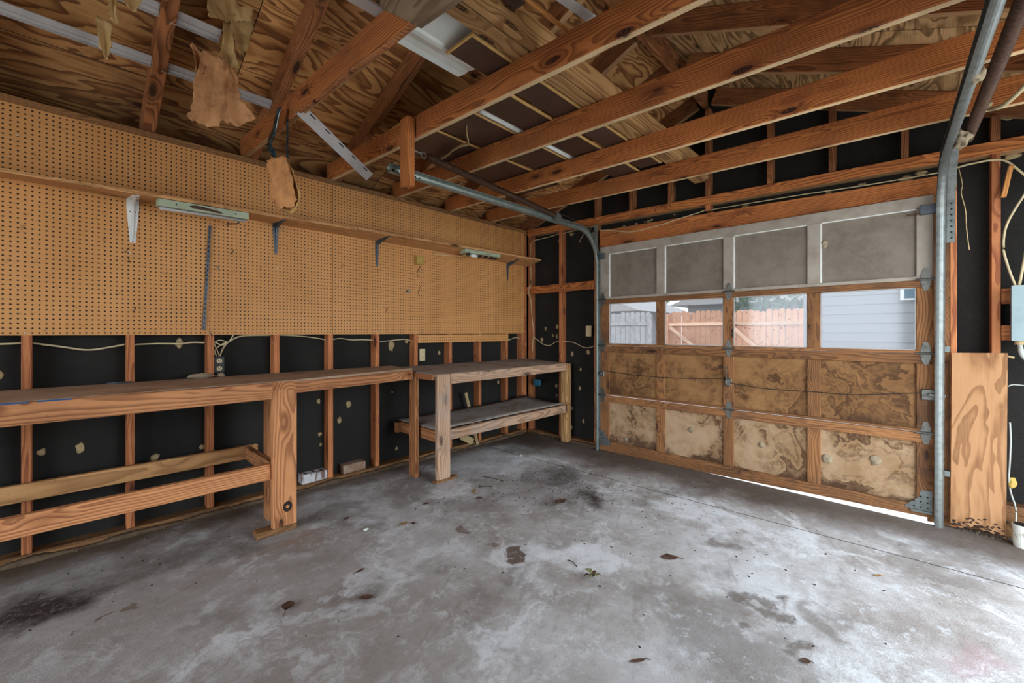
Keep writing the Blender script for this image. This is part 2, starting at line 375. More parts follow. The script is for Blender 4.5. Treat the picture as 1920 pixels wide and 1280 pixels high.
M['roofgrey'] = simple('grey_roof_shingle', 'a09a94', .9, var='84807c', vs=20, amt=.6)
M['housewin'] = simple('house_window_glass', '5a7078', .2)
M['foliage'] = simple('tree_foliage', '54664a', .9, var='3c4a34', vs=6, amt=.7)
M['bark'] = simple('tree_bark', '5a4a3c', .95)
M['drive'] = simple('gravelly_driveway', 'b0aaa4', .95, var='8a847c', vs=30, amt=.7, bump=.4)
M['bounce_yard'] = simple('pale_bounce_yard', 'c9c4bc', .95, var='b0aaa0', vs=12, amt=.6)  # yard made pale to bounce daylight up onto the roof

# ------------------------------------------------------------------ object helpers
def world_m(o):
    m = o.matrix_basis.copy()
    if o.parent: m = world_m(o.parent) @ o.matrix_parent_inverse @ m
    return m
def link(name, mesh, mat, parent=None, mw=None):
    o = bpy.data.objects.new(name, mesh); COL.objects.link(o)
    if mat is not None:
        for a in (mat if isinstance(mat, (list, tuple)) else [mat]): mesh.materials.append(M[a] if isinstance(a, str) else a)
    if parent is not None:
        o.parent = parent; o.matrix_parent_inverse = world_m(parent).inverted()
    if mw is not None: o.matrix_basis = mw
    return o
def tag(o, label=None, cat=None, group=None, kind=None):
    if label: o['label'] = label
    if cat: o['category'] = cat
    if group: o['group'] = group
    if kind: o['kind'] = kind
    return o
def thing(name, label, cat, loc=(0, 0, 0), group=None, kind=None):
    o = bpy.data.objects.new(name, None); COL.objects.link(o); o.location = loc; o.empty_display_size = .1
    return tag(o, label, cat, group, kind)

class MB:
    def __init__(s): s.bm = bmesh.new()
    def box(s, lo, hi, bev=0.0, mw=None):
        c = [(lo[i] + hi[i]) / 2 for i in range(3)]; d = [max(hi[i] - lo[i], 1e-5) for i in range(3)]
        r = bmesh.ops.create_cube(s.bm, size=1.0, matrix=(mw or Matrix()) @ Matrix.Translation(c) @ Matrix.Diagonal((*d, 1)))
        if bev:
            vs = set(r['verts']); es = [e for e in s.bm.edges if e.verts[0] in vs and e.verts[1] in vs]
            bmesh.ops.bevel(s.bm, geom=es, offset=bev, segments=1, affect='EDGES', profile=.5)
        return s
    def prism(s, pts, ax, a, b):
        """closed polygon pts (2D, in the plane across axis ax) from a to b along ax"""
        def P(p, t):
            q = [0, 0, 0]; o = [i for i in range(3) if i != ax]; q[ax] = t; q[o[0]] = p[0]; q[o[1]] = p[1]; return q
        A = [s.bm.verts.new(P(p, a)) for p in pts]; B = [s.bm.verts.new(P(p, b)) for p in pts]
        n = len(pts); s.bm.faces.new(A); s.bm.faces.new(B[::-1])
        for i in range(n): s.bm.faces.new((A[i], B[i], B[(i + 1) % n], A[(i + 1) % n]))
        return s
    def tube(s, pts, r, n=8, cap=True, flat=1.0):
        pts = [Vector(p) for p in pts]; rings = []
        up = Vector((0, 0, 1))
        for i, p in enumerate(pts):
            t = (pts[min(i + 1, len(pts) - 1)] - pts[max(i - 1, 0)]).normalized()
            a = t.cross(up)
            if a.length < .05: a = t.cross(Vector((1, 0, 0)))
            a.normalize(); b = a.cross(t).normalized()
            rr = r[i] if isinstance(r, (list, tuple)) else r
            rings.append([s.bm.verts.new(p + a * (math.cos(k * 2 * math.pi / n) * rr) + b * (math.sin(k * 2 * math.pi / n) * rr * flat)) for k in range(n)])
        for A, B in zip(rings, rings[1:]):
            for k in range(n): s.bm.faces.new((A[k], A[(k + 1) % n], B[(k + 1) % n], B[k]))
        if cap: s.bm.faces.new(rings[0][::-1]); s.bm.faces.new(rings[-1])
        return s
    def profile(s, pts, prof, side, cap=True):
        """sweep closed 2D profile along pts; side = constant vector that the profile's first axis follows"""
        pts = [Vector(p) for p in pts]; side = Vector(side).normalized(); rings = []
        for i, p in enumerate(pts):
            t = (pts[min(i + 1, len(pts) - 1)] - pts[max(i - 1, 0)]).normalized()
            a = (side - t * side.dot(t)).normalized(); b = t.cross(a)
            rings.append([s.bm.verts.new(p + a * u + b * v) for u, v in prof])
        n = len(prof)
        for A, B in zip(rings, rings[1:]):
            for k in range(n): s.bm.faces.new((A[k], A[(k + 1) % n], B[(k + 1) % n], B[k]))
        if cap: s.bm.faces.new(rings[0][::-1]); s.bm.faces.new(rings[-1])
        return s
    def disc(s, c, axis, r, th, n=16):
        c = Vector(c); a = Vector(axis).normalized()
        return s.tube([c - a * th / 2, c + a * th / 2], r, n)
    def blob(s, c, rad, seed=0, rough=.35, sub=2):
        r = bmesh.ops.create_icosphere(s.bm, subdivisions=sub, radius=1.0)
        for v in r['verts']:
            k = 1 + rough * noise.noise(v.co * 1.6 + Vector((seed * 3.1, seed, 0)))
            v.co = Vector(c) + Vector((v.co.x * rad[0], v.co.y * rad[1], v.co.z * rad[2])) * k
        return s
    def mesh(s, name, smooth=False):
        bmesh.ops.recalc_face_normals(s.bm, faces=s.bm.faces)
        m = bpy.data.meshes.new(name); s.bm.to_mesh(m); s.bm.free()
        if smooth:
            for p in m.polygons: p.use_smooth = True
        return m
    def make(s, name, mat, parent=None, origin=None, smooth=False):
        m = s.mesh(name, smooth)
        mw = None
        if origin is not None:
            m.transform(Matrix.Translation([-c for c in origin])); mw = Matrix.Translation(origin)
        return link(name, m, mat, parent, mw)

def beam(name, p0, p1, w, h, mat, up=(0, 0, 1), parent=None, bev=.003, edge=None):
    """straight timber from p0 to p1 (centre line), w across, h along up; grain along its length"""
    p0, p1 = Vector(p0), Vector(p1); x = (p1 - p0); L = x.length; x.normalize()
    z = Vector(up); z = (z - x * z.dot(x)).normalized(); y = z.cross(x)
    R = Matrix((x, y, z)).transposed().to_4x4(); R.translation = (p0 + p1) / 2
    b = MB().box((-L / 2, -w / 2, -h / 2), (L / 2, w / 2, h / 2), bev)
    m = b.mesh(name)
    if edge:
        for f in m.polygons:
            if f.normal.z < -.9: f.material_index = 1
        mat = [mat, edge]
    return link(name, m, mat, parent, R)
def bar(name, lo, hi, mat, ax=0, parent=None, bev=.003):
    """axis-aligned timber, grain along axis ax"""
    c = Vector([(lo[i] + hi[i]) / 2 for i in range(3)]); d = [hi[i] - lo[i] for i in range(3)]
    e = Vector((0, 0, 0)); e[ax] = d[ax] / 2
    o = [i for i in range(3) if i != ax]
    up = Vector((0, 0, 0)); up[o[1]] = 1
    return beam(name, c - e, c + e, d[o[0]], d[o[1]], mat, up, parent, bev)

def sheet(name, rows, mat, parent=None, thick=.0015, crumple=.01, nu=24, nv=18, seed=0, fs=9.0, rag=.012):
    """crumpled paper: rows = list of polylines (top to bottom), resampled to a grid"""
    def at(pl, t):
        f = t * (len(pl) - 1); i = min(int(f), len(pl) - 2); return Vector(pl[i]).lerp(Vector(pl[i + 1]), f - i)
    bm = bmesh.new(); G = []
    for j in range(nv + 1):
        f = j / nv * (len(rows) - 1); i = min(int(f), len(rows) - 2); k = f - i
        line = []
        for q in range(nu + 1):
            p = at(rows[i], q / nu).lerp(at(rows[i + 1], q / nu), k)
            s_ = Vector((seed * 7.7, seed, 0))
            d = noise.noise_vector(p * fs + s_) * crumple
            nv1, nv2 = noise.noise_vector(p * fs * 1.7 + s_), noise.noise_vector(p * fs * 3.6 + s_)
            d += Vector((abs(nv1.x), abs(nv1.y), abs(nv1.z))) * crumple * 1.1 + Vector((abs(nv2.x), abs(nv2.y), nv2.z)) * crumple * .7
            if j == nv or q in (0, nu): d += noise.noise_vector(p * 70 + s_) * rag
            line.append(bm.verts.new(p + d))
        G.append(line)
    for j in range(nv):
        for q in range(nu): bm.faces.new((G[j][q], G[j][q + 1], G[j + 1][q + 1], G[j + 1][q]))
    m = bpy.data.meshes.new(name); bm.to_mesh(m); bm.free()
    for p in m.polygons: p.use_smooth = True
    c = Vector(rows[0][0]); m.transform(Matrix.Translation(-c))
    o = link(name, m, mat, parent, Matrix.Translation(c))
    s = o.modifiers.new('thickness', 'SOLIDIFY'); s.thickness = thick
    return o

def curve_pts(ctrl, n=6):
    """smooth polyline through control points"""
    P = [Vector(p) for p in ctrl]; out = []
    for i in range(len(P) - 1):
        a = P[max(i - 1, 0)]; b = P[i]; c = P[i + 1]; d = P[min(i + 2, len(P) - 1)]
        for k in range(n):
            t = k / n
            out.append(.5 * ((2 * b) + (c - a) * t + (2 * a - 5 * b + 4 * c - d) * t * t + (3 * b - a - 3 * c + d) * t ** 3))
    out.append(P[-1]); return out
def cable(name, ctrl, r, mat, label=None, cat='cable', group=None, parent=None):
    pts = curve_pts(ctrl)
    o = MB().tube(pts, r, 7).make(name, mat, parent, origin=tuple(pts[0]), smooth=True)
    return tag(o, label, cat, group) if label else o

# ------------------------------------------------------------------ setting: ground, floor, walls, roof
XS, XF = 4.12, 4.21          # stud face and felt face of the garage door wall
YP, YF = 0.006, 0.096        # stud face and felt face of the pegboard wall
YR = -2.08                   # ridge line
def zl(y): return 2.49 - .38 * y                 # underside of the rafters, pegboard side
def zr(y): return 3.28 + .42 * (y - YR)          # underside of the rafters, far side
def zj(y): return 2.478 + .03 * y                # underside of the (slightly sagging) joists

def struct(o, label=None): return tag(o, label, kind='structure')
def plate_mesh(name, polys, mat, z0, z1):
    b = MB()
    for lo, hi in polys: b.box((*lo, z0), (*hi, z1))
    return b.make(name, mat)
struct(MB().prism([(-2.3, -4.25), (-2.3, .11), (4.24, .11), (4.24, -1.03), (4.13, -1.04), (4.11, -1.7), (4.085, -2.0), (4.035, -3.56), (4.24, -3.575), (4.24, -4.25)], 2, -.12, 0).make('floor', 'concrete'), 'stained pale concrete garage floor slab with a sawn joint')
struct(MB().box((-30, -30, -.3), (40, 30, -.075)).make('ground', 'bounce_yard'))
struct(MB().box((4.036, -7.5, -.2), (12.2, 4.0, -.062)).make('driveway_ground', 'drive'), 'pale gravelly driveway outside the garage door')
# felt-covered walls
b = MB().box((-2.3, YF, 0), (4.24, YF + .02, 2.4775))
struct(b.make('wall_left', 'felt'), 'black felt sheathing behind the pegboard and open studs')
b = MB()
b.prism([(.095, 0), (.095, 2.60), (-1.035, 3.03), (-1.035, 0)], 0, XF, XF + .02)
b.prism([(-1.035, 2.12), (-1.035, 3.03), (YR, 3.435), (-3.565, 2.81), (-3.565, 2.12)], 0, XF, XF + .02)
b.prism([(-3.565, 0), (-3.565, 2.81), (-4.25, 2.52), (-4.25, 0)], 0, XF, XF + .02)
struct(b.make('wall_back', 'felt'), 'black felt gable wall around the garage door')
b = MB()
b.box((-2.3, -4.27, 0), (1.55, -4.25, 2.55)); b.box((3.95, -4.27, 0), (4.24, -4.25, 2.55)); b.box((1.55, -4.27, 2.15), (3.95, -4.25, 2.55))
struct(b.make('wall_right', 'felt'))
b = MB()
b.box((-2.32, -.9, 0), (-2.3, .116, 2.6)); b.box((-2.32, -4.27, 0), (-2.3, -3.3, 2.5)); b.box((-2.32, -3.3, 2.2), (-2.3, -.9, 2.6))  # unseen wall, its wide opening added to light the room from behind
b.prism([(.116, 2.6), (YR, 3.40), (-4.27, 2.5)], 0, -2.32, -2.3)
struct(b.make('wall_front', 'felt'))
# roof sheets: grain along the ridge
for nm, y0, y1, f, mat in (('ceiling_left', .55, YR, zl, 'roof'), ('ceiling_right', -4.75, YR, zr, 'roof_far')):
    m0 = Vector((-2.6, (y0 + y1) / 2, (f(y0) + f(y1)) / 2 + .1585)); m1 = m0 + Vector((7.1, 0, 0))
    d = Vector((0, y1 - y0, f(y1) - f(y0))); up = Vector((1, 0, 0)).cross(d)
    if up.z < 0: up = -up
    struct(beam(nm, m0, m1, d.length, .014, mat, up, bev=0), 'bare plywood roof decking on the %s slope' % ('pegboard' if y0 > 0 else 'far'))

struct(MB().box((-2.6, YF + .021, 2.40), (4.5, .56, 2.42)).make('trim_1', 'roof'), 'added soffit board outside the pegboard wall, shutting light out at the eave')  # unseen board added to stop daylight leaking in under the eave
# stops outside the door edges
struct(MB().box((4.0885, -3.60, 0), (4.1195, -3.500, 2.15)).make('trim_2', 'doorwood'), 'door stop behind the right edge of the garage door')
struct(MB().box((4.0885, -1.095, 0), (4.1195, -1.031, 2.15)).make('trim_3', 'doorwood'), 'door stop behind the left edge of the garage door')
struct(MB().box((4.121, -3.60, 2.07), (4.20, -1.0, 2.15)).make('trim_4', 'doorwood'), 'door stop above the garage door')
# ------------------------------------------------------------------ framing
def label_list(o, s, cat, grp): return tag(o, s, cat, grp)
# pegboard-wall plates and studs
tag(bar('sole_plate', (-2.25, YP - .005, 0), (4.115, YF, .038), 'plate', 0), 'dirty timber sole plate along the floor under the pegboard wall', 'wall plate')
tag(bar('top_plate', (-2.25, YP, 2.40), (4.115, YF, 2.4775), 'plate', 0), 'timber top plate along the upper edge of the pegboard', 'wall plate')
P_studs = [(-.745, 'wall stud beyond the left edge of the picture under the pegboard'), (-.345, 'wall stud left of the picture edge behind the long bench'),
 (.061, 'leftmost visible bare stud under the pegboard, behind the long bench'), (.474, 'second bare stud from the left behind the long bench'),
 (.876, 'bare stud with the black double outlet box fixed to it'), (1.283, 'bare stud directly behind the wide front leg of the long bench'),
 (1.685, 'bare stud under the pegboard seam, right of the white brick'), (2.098, 'bare stud right of the brown brick on the sole plate'),
 (2.500, 'bare stud at the left edge of the ivory outlet plate'), (2.914, 'bare stud rising behind the wide leg of the shelved bench'),
 (3.322, 'bare stud behind the leaning pale stick'), (3.744, 'bare stud under the right end of the narrow pegboard strip'),
 (4.020, 'last bare stud of the pegboard wall, in the corner by the garage door')]
for x, lb in P_studs:
    tag(bar('stud', (x, YP, .0385), (x + .038, YF - .0005, 2.3995), 'stud', 2), lb, 'stud', 'studs of the pegboard wall')
tag(bar('stud', (4.063, YP, .0385), (4.112, YF - .0005, 2.3995), 'stud', 2), 'dark corner post right against the end of the right pegboard sheet', 'stud', 'studs of the pegboard wall')
# garage-door wall plates, studs, header, jambs, gable studs
tag(bar('sole_plate', (XS, -1.03, 0), (XF - .0005, YP - .006, .038), 'plate', 1), 'short dirty sole plate on the floor left of the garage door', 'wall plate')
tag(bar('sole_plate', (XS, -4.24, 0), (XF - .0005, -3.58, .19), 'plate', 1), 'thick rotten brown sill timber on the floor right of the plywood panel', 'wall plate')
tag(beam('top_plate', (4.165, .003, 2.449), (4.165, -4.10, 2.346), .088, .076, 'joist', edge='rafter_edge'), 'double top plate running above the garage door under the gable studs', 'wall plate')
def ptop(y): return 2.412 + .025 * y - .0015
D_studs = [(-.048, 'corner stud of the garage door wall with a cream cable down its edge'), (-.521, 'stud between the corner and the garage door, behind the pale bench post'),
 (-.994, 'reddish stud beside the left door track, carrying the ivory switch plate'), (-3.633, 'reddish jamb stud just right of the right door track'),
 (-3.815, 'reddish stud at the far right beside the grey electrical box')]
for y, lb in D_studs:
    zb = .0385 if y > -1.03 else .1905
    tag(bar('stud', (XS, y, zb), (XF - .0005, y + .038, ptop(y)), 'stud', 2), lb, 'stud', 'studs of the garage door wall')
tag(bar('stud', (4.085, -3.632, 0), (XS - .0005, -3.601, 2.12), 'stud', 2), 'thin jamb board between the right door track and the jamb stud', 'jamb board')
tag(bar('stud', (4.085, -1.030, 0), (XS - .0005, -1.012, 2.12), 'stud', 2), 'thin jamb board behind the left door track', 'jamb board')
tag(bar('blocking', (4.09, -.955, 1.690), (XS - .0005, -.004, 1.782), 'joist', 1), 'horizontal blocking board nailed across the studs left of the garage door', 'blocking')
# header: 2x8 planed to a taper
hl = Vector((4.103, -2.30, 2.21))
b = MB().prism([(-1.245, -.084), (1.255, -.084), (1.255, .088), (-1.245, .022)], 1, -.017, .0165)
hm = b.mesh('door_header'); R = Matrix(((0, 1, 0), (1, 0, 0), (0, 0, 1))).to_4x4(); R.translation = hl
tag(link('door_header', hm, 'joist', None, R), 'reddish header board just above the grey top of the garage door', 'header board')
tag(bar('stud', (XS, -2.142, 2.30), (XF - .001, -2.102, ptop(-2.1)), 'stud', 2), 'very short cripple stud between header board and top plate', 'stud')
gable = [(-1.00, 'gable stud nearest the corner, above the left door track'), (-1.405, 'second gable stud from the pegboard corner'), (-1.805, 'third gable stud from the pegboard corner'),
 (-2.140, 'tallest gable stud, under the roof ridge'), (-2.620, 'first gable stud right of the ridge'), (-3.020, 'second gable stud right of the ridge'),
 (-3.412, 'third gable stud right of the ridge, left of the right door track'), (-3.815, 'rightmost gable stud, above the grey electrical box')]
for y, lb in gable:
    top = min(zl(y + .040) if y > YR else zr(y), 9) - (.003 if abs(y - YR) > .1 else .05)
    tag(bar('stud', (XS, y, 2.489 + .025 * y + .0015), (XF - .0005, y + .040, top), 'rafter', 2), lb, 'stud', 'gable studs above the garage door')
# joists
joists = [(1.085, .0, 'reddish ceiling joist nearest the camera, with a wavy lower edge and a grey splice board'),
 (1.705, -.02, 'ceiling joist with the short hanger block of the left door track'),
 (2.315, -.008, 'third ceiling joist counted from the garage door wall'), (2.925, .008, 'second ceiling joist counted from the garage door wall'),
 (3.500, .004, 'ceiling joist closest to the garage door wall')]
for i, (x, sk, lb) in enumerate(joists):
    y0, y1 = .09, -4.22
    sk1 = -.03 if i == 0 else sk
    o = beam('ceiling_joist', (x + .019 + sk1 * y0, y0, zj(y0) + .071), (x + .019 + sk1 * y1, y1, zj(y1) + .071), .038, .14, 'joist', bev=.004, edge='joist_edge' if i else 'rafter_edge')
    tag(o, lb, 'joist', 'ceiling joists across the garage')
    if i == 0:      # waney lower edge of the first joist: bark strip left on the arris
        pts = [(-2.02 + .1 * k, 0) for k in range(14)]
        b = MB()
        ys = [-.55 - .12 * k for k in range(15)]
        for a, c in zip(ys, ys[1:]):
            pass
        b.tube([(x + .021 + sk1 * y - .012 + .006 * math.sin(y * 9), y, zj(y) - .001 + .004 * math.sin(y * 5 + 1)) for y in [-.5 - .05 * k for k in range(40)]], [.004 + .009 * math.sin(math.pi * k / 39) for k in range(40)], 8)
        b.make('waney_edge', 'rafter', o, smooth=True)
# rafters (pegboard slope, then far slope)
raf = [(-.66, 'roof rafter behind the camera on the pegboard slope'), (-.07, 'roof rafter just outside the left edge on the pegboard slope'), (.545, 'leftmost visible rafter, running up beside the torn hanging paper'),
 (1.128, 'rafter meeting the near end of the wavy-edged joist'), (1.750, 'rafter meeting the joist with the hanger block'),
 (2.358, 'rafter beside the third joist from the garage door wall'), (2.968, 'rafter beside the second joist from the garage door wall'),
 (3.545, 'rafter beside the joist closest to the garage door'), (4.165, 'gable rafter against the felt wall on the pegboard side')]
for x, lb in raf:
    ya, yb = .40, YR + .075
    n = Vector((0, .38, 1)).normalized()
    w = .066 if abs(x - .545) < .01 else .054 if abs(x - 1.128) < .01 else .046
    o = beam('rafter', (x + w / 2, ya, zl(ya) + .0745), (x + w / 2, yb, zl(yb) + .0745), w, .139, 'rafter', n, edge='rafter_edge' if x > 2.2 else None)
    tag(o, lb, 'rafter', 'rafters of the pegboard roof slope')
raf2 = [(1.128, 'far-slope rafter opposite the wavy-edged joist'), (1.750, 'far-slope rafter above the joist with the hanger block'),
 (2.358, 'far-slope rafter near the top right corner above the right door track'), (2.968, 'far-slope rafter showing a long pale lower edge near the top'),
 (3.545, 'far-slope rafter second from the gable wall'), (4.165, 'gable rafter against the felt wall on the far side')]
for x, lb in raf2:
    ya, yb = -4.5, YR - .08
    n = Vector((0, -.42, 1)).normalized()
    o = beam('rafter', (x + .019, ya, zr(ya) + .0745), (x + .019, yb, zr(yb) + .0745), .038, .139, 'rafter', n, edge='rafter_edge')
    tag(o, lb, 'rafter', 'rafters of the far roof slope')
tag(bar('ridge_board', (-2.28, YR - .019, 3.25), (4.205, YR + .019, 3.415), 'rafter', 0), 'ridge board along the peak of the roof', 'ridge board')

# ------------------------------------------------------------------ mortar lumps squeezed through the felt
dabP = [(.131,.559,1.2),(.28,.55,1.3),(.614,.422,1.3),(.862,.441,1),(.738,1.156,1.4),(1.64,.662,1),(1.652,.389,1),(1.891,.604,1.4),(1.812,.478,1.2),(1.657,.304,.8),
 (2.037,.833,1.2),(2.301,1.10,2.0),(2.466,1.139,1.2),(2.85,1.017,1),(3.704,.641,1),(2.312,.667,.6),(2.357,.13,.8),(3.669,.119,1.2),(.865,.122,1.4),(.05,.14,1.0),(-.02,1.0,1)]
dabD = [(-.608,.98,1.2),(-.824,1.006,1.4),(-.725,.81,.9),(-.711,.592,1.1),(-.761,.225,1.1),(-.377,.592,1.1),(-.385,.479,.6),(-.215,1.271,.9),(-.393,1.289,1.2),(-.385,1.181,1.1),(-.329,1.187,.8),(-.156,1.134,1.3),(-.593,.132,1),(-.608,.355,.8),(-.42,2.307,1),(-.60,2.355,1.3),
 (-1.4,2.329,.8),(-1.492,2.334,.5),(-1.531,2.332,.9),(-1.565,2.342,.7),(-1.262,2.331,.7),(-1.794,2.35,.6),(-2.391,2.29,1.3),(-2.818,2.258,1),(-2.969,2.285,.9),(-3.165,2.30,1.0),(-3.393,2.283,1.5),(-3.472,2.303,1.2),(-3.87,2.30,1.4),(-3.86,2.55,1.6)]
wl_, wb_ = bpy.data.objects['wall_left'], bpy.data.objects['wall_back']
for i, (x, z, s) in enumerate(dabP):
    MB().blob((x, YF - .003, z), (.016 * s, .005, .019 * s * (1.2 if i % 3 else .8)), i, .6, 2).make('mortar_lump', 'dab', wl_, origin=(x, YF, z), smooth=True)
for i, (y, z, s) in enumerate(dabD):
    MB().blob((XF - .003, y, z), (.007, .016 * s * (1.5 if z > 2.2 else 1), .020 * s * (.7 if z > 2.2 else 1.15)), i + 40, .6, 2).make('mortar_lump', 'dab', wb_, origin=(XF, y, z), smooth=True)

# ------------------------------------------------------------------ pegboard sheets and what hangs on them
ZB, ZT = 1.2112, 2.4335
def peg(name, x0, x1, z0, z1, lb, screws, zoff):
    b = MB().box((x0, 0, z0), (x1, .0055, z1))
    m = b.mesh(name); org = (zoff[0], 0, zoff[1]); m.transform(Matrix.Translation([-c for c in org]))
    o = tag(link(name, m, 'peg', None, Matrix.Translation(org)), lb, 'pegboard')
    for sx, sz in screws: MB().blob((sx, -.0015, sz), (.0055, .003, .0055), 1, 0, 1).make('screw_head', 'screw', o, origin=(sx, 0, sz), smooth=True)
    return o
peg('pegboard', -2.2, 1.7125, ZB, ZT, 'large left pegboard sheet with the white shelf bracket and slotted metal strip', [(.0762, ZB + .0127), (.889, ZB + .0127), (.49, 1.71), (1.30, 1.705), (.05, 2.27), (.49, 2.19), (1.71, ZB + .02)], (0, ZB))
peg('pegboard', 1.7175, 4.058, ZB, ZT, 'right pegboard sheet with the yellow box, ending at the room corner', [(2.115, ZB + .0127), (1.725, 1.36), (2.52, ZB + .0127), (3.33, ZB + .0127), (1.73, 2.06), (3.33, 1.57)], (1.7374, ZB))
peg('pegboard', 2.536, 3.778, 1.124, 1.2055, 'narrow pegboard offcut strip fixed below the right sheet', [(2.542, 1.195), (2.542, 1.155), (3.33, 1.195)], (2.545, 1.1365))

# shelf: two boards end to end, drooping at the left
def shelf_board(x0, x1, f0, f1, lb, zb0=2.034, zb1=2.034):
    b = MB(); n = 10; T = .019
    prev = None
    for k in range(n + 1):
        t = k / n; x = x0 + (x1 - x0) * t; zb = zb0 + (zb1 - zb0) * t; zf = f0 + (f1 - f0) * t; wob = .003 * math.sin(x * 7)
        ring = [b.bm.verts.new(q) for q in ((x, -.002, zb), (x, -.002, zb + T), (x, -.235 + wob, zf + T), (x, -.235 + wob, zf))]
        if prev:
            for a in range(4): b.bm.faces.new((prev[a], prev[(a + 1) % 4], ring[(a + 1) % 4], ring[a]))
        else: b.bm.faces.new(ring[::-1])
        prev = ring
    b.bm.faces.new(prev)
    return tag(b.make('shelf_board', 'shelf', None, origin=((x0 + x1) / 2, -.12, 2.04)), lb, 'shelf', 'long shelf on the pegboard')
sb1 = shelf_board(-2.0, 1.812, 1.965, 2.040, 'left shelf board on the pegboard, drooping toward the left edge')
sb2 = shelf_board(1.816, 4.10, 2.044, 2.078, 'right shelf board on the pegboard, its end sticking out past the corner', 2.034, 2.034)
def zsf(x): return 1.965 + (x + 2.0) / 3.812 * .075 if x < 1.81 else 2.044 + (x - 1.816) / 2.284 * .034
def under(x, y):   # underside height of the shelf
    return 2.034 + (zsf(x) - 2.034) * (-y / .235) - .001
def bracket(x, drop, reach, wtop, wbot, mat, lb, grp='shelf brackets on the pegboard'):
    t = thing('shelf_bracket', lb, 'bracket', (x, 0, 2.03), grp)
    b = MB()   # wall plate: tapering channel with a raised centre rib
    z1 = under(x, 0) ; z0 = z1 - drop
    for s in (-1, 1):
        b.prism([(x + s * .002, z1), (x + s * wtop, z1 - .005), (x + s * wtop, z1 - .05), (x + s * wbot, z0), (x + s * .002, z0)], 1, -.0035, -.0005)
    b.make('wall_arm', mat, t)
    MB().prism([(-.003, z1 - .004), (-.022, z1 - .006), (-.012, z1 - drop * .4), (-.005, z0 + .01), (-.003, z0)], 0, x - .003, x + .003).make('rib', mat, t)
    b = MB()
    zt = under(x, -reach)
    b.bm.faces.new
    A = [b.bm.verts.new(p) for p in ((x - wtop, -.002, z1), (x + wtop, -.002, z1), (x + wbot * 1.1, -reach, zt), (x - wbot * 1.1, -reach, zt))]
    B = [b.bm.verts.new((v.co.x, v.co.y, v.co.z - .003)) for v in A]
    b.bm.faces.new(A); b.bm.faces.new(B[::-1])
    for k in range(4): b.bm.faces.new((A[k], B[k], B[(k + 1) % 4], A[(k + 1) % 4]))
    C = [b.bm.verts.new(p) for p in ((x - .004, -.004, z1 - .002), (x - .004, -reach, zt - .002), (x - .004, -.03, z1 - .035), (x + .004, -.004, z1 - .002), (x + .004, -reach, zt - .002), (x + .004, -.03, z1 - .035))]
    for f in ((0, 1, 2), (5, 4, 3), (0, 3, 4, 1), (1, 4, 5, 2), (2, 5, 3, 0)): b.bm.faces.new([C[k] for k in f])
    b.make('shelf_arm', mat, t)
    b = MB()
    for dx, dz in ((0, -drop + .008), (-.012, -.075), (.012, -.075)): b.disc((x + dx, -.0045, z1 + dz), (0, 1, 0), .003, .002, 8)
    b.make('screw', 'darkhole' if mat == 'white_metal' else 'screw', t)
bracket(.502, .262, .20, .029, .013, 'white_metal', 'large white shelf bracket at the left of the pegboard')
bracket(1.292, .225, .215, .020, .009, 'steelblue', 'blue-grey shelf bracket left of the pegboard seam')
bracket(2.108, .225, .215, .018, .008, 'steelblue', 'blue-grey shelf bracket between the seam and the yellow box')
bracket(3.765, .210, .19, .018, .008, 'steelblue', 'blue-grey shelf bracket at the right end of the shelf')
# lamp housings under the shelf edge
t = thing('strip_light', 'mint green strip light housing under the shelf, paint flaking', 'light fixture', (.82, -.21, 2.0), 'strip lights under the shelf')
yA, yB = -.232, -.150
def slant(x, d): return under(x, -.2) - d
b = MB()
A = [b.bm.verts.new(p) for x in (.595, 1.060) for p in ((x, yA, slant(x, .004)), (x, yB, slant(x, -.002)), (x, yB, slant(x, .040)), (x, yA, slant(x, .046)))]
for f in ((3, 2, 1, 0), (4, 5, 6, 7), (0, 1, 5, 4), (1, 2, 6, 5), (2, 3, 7, 6), (3, 0, 4, 7)): b.bm.faces.new([A[k] for k in f])
b.make('housing', 'mint', t)
MB().tube([(.605, -.195, slant(.605, .053)), (1.05, -.195, slant(1.05, .053))], .009, 8).make('lamp_tube', 'vinyl', t, smooth=True)
b = MB()
for x in (.68, .985): b.prism([(x - .005, slant(x, .030)), (x + .005, slant(x, .030)), (x, slant(x, .016))], 1, yA - .001, yA + .001)
b.make('keyhole_slot', 'darkhole', t)
b = MB().blob((.80, yA - .0005, slant(.80, .024)), (.055, .0015, .010), 3, .7); b.blob((.88, yA - .0005, slant(.88, .031)), (.035, .0015, .006), 5, .7)
b.make('flaked_paint', 'rust', t, smooth=True)
cable('pull_cord', [(1.02, -.19, slant(1.02, .05)), (1.005, -.19, slant(1, .075)), (.985, -.185, slant(1, .08)), (.955, -.18, slant(1, .086)), (.945, -.18, slant(1, .092))], .004, 'black', parent=t)
t = thing('strip_light', 'grey-green open lamp holder with a white bulb under the right shelf', 'light fixture', (3.15, -.2, 2.03), 'strip lights under the shelf')
b = MB()
A = [b.bm.verts.new(p) for x, q in ((2.93, .010), (3.42, .004)) for p in ((x, -.233, under(x, -.233) - .002), (x, -.14, under(x, -.14) - .002), (x, -.145, under(x, -.14) - .030), (x, -.229, under(x, -.233) - .036))]
for f in ((3, 2, 1, 0), (4, 5, 6, 7), (0, 1, 5, 4), (1, 2, 6, 5), (2, 3, 7, 6), (3, 0, 4, 7)): b.bm.faces.new([A[k] for k in f])
b.make('housing', 'mint', t)
MB().blob((3.08, -.19, under(3.08, -.19) - .048), (.05, .022, .018), 2, .1, 3).make('bulb', 'bulb', t, smooth=True)
b = MB()
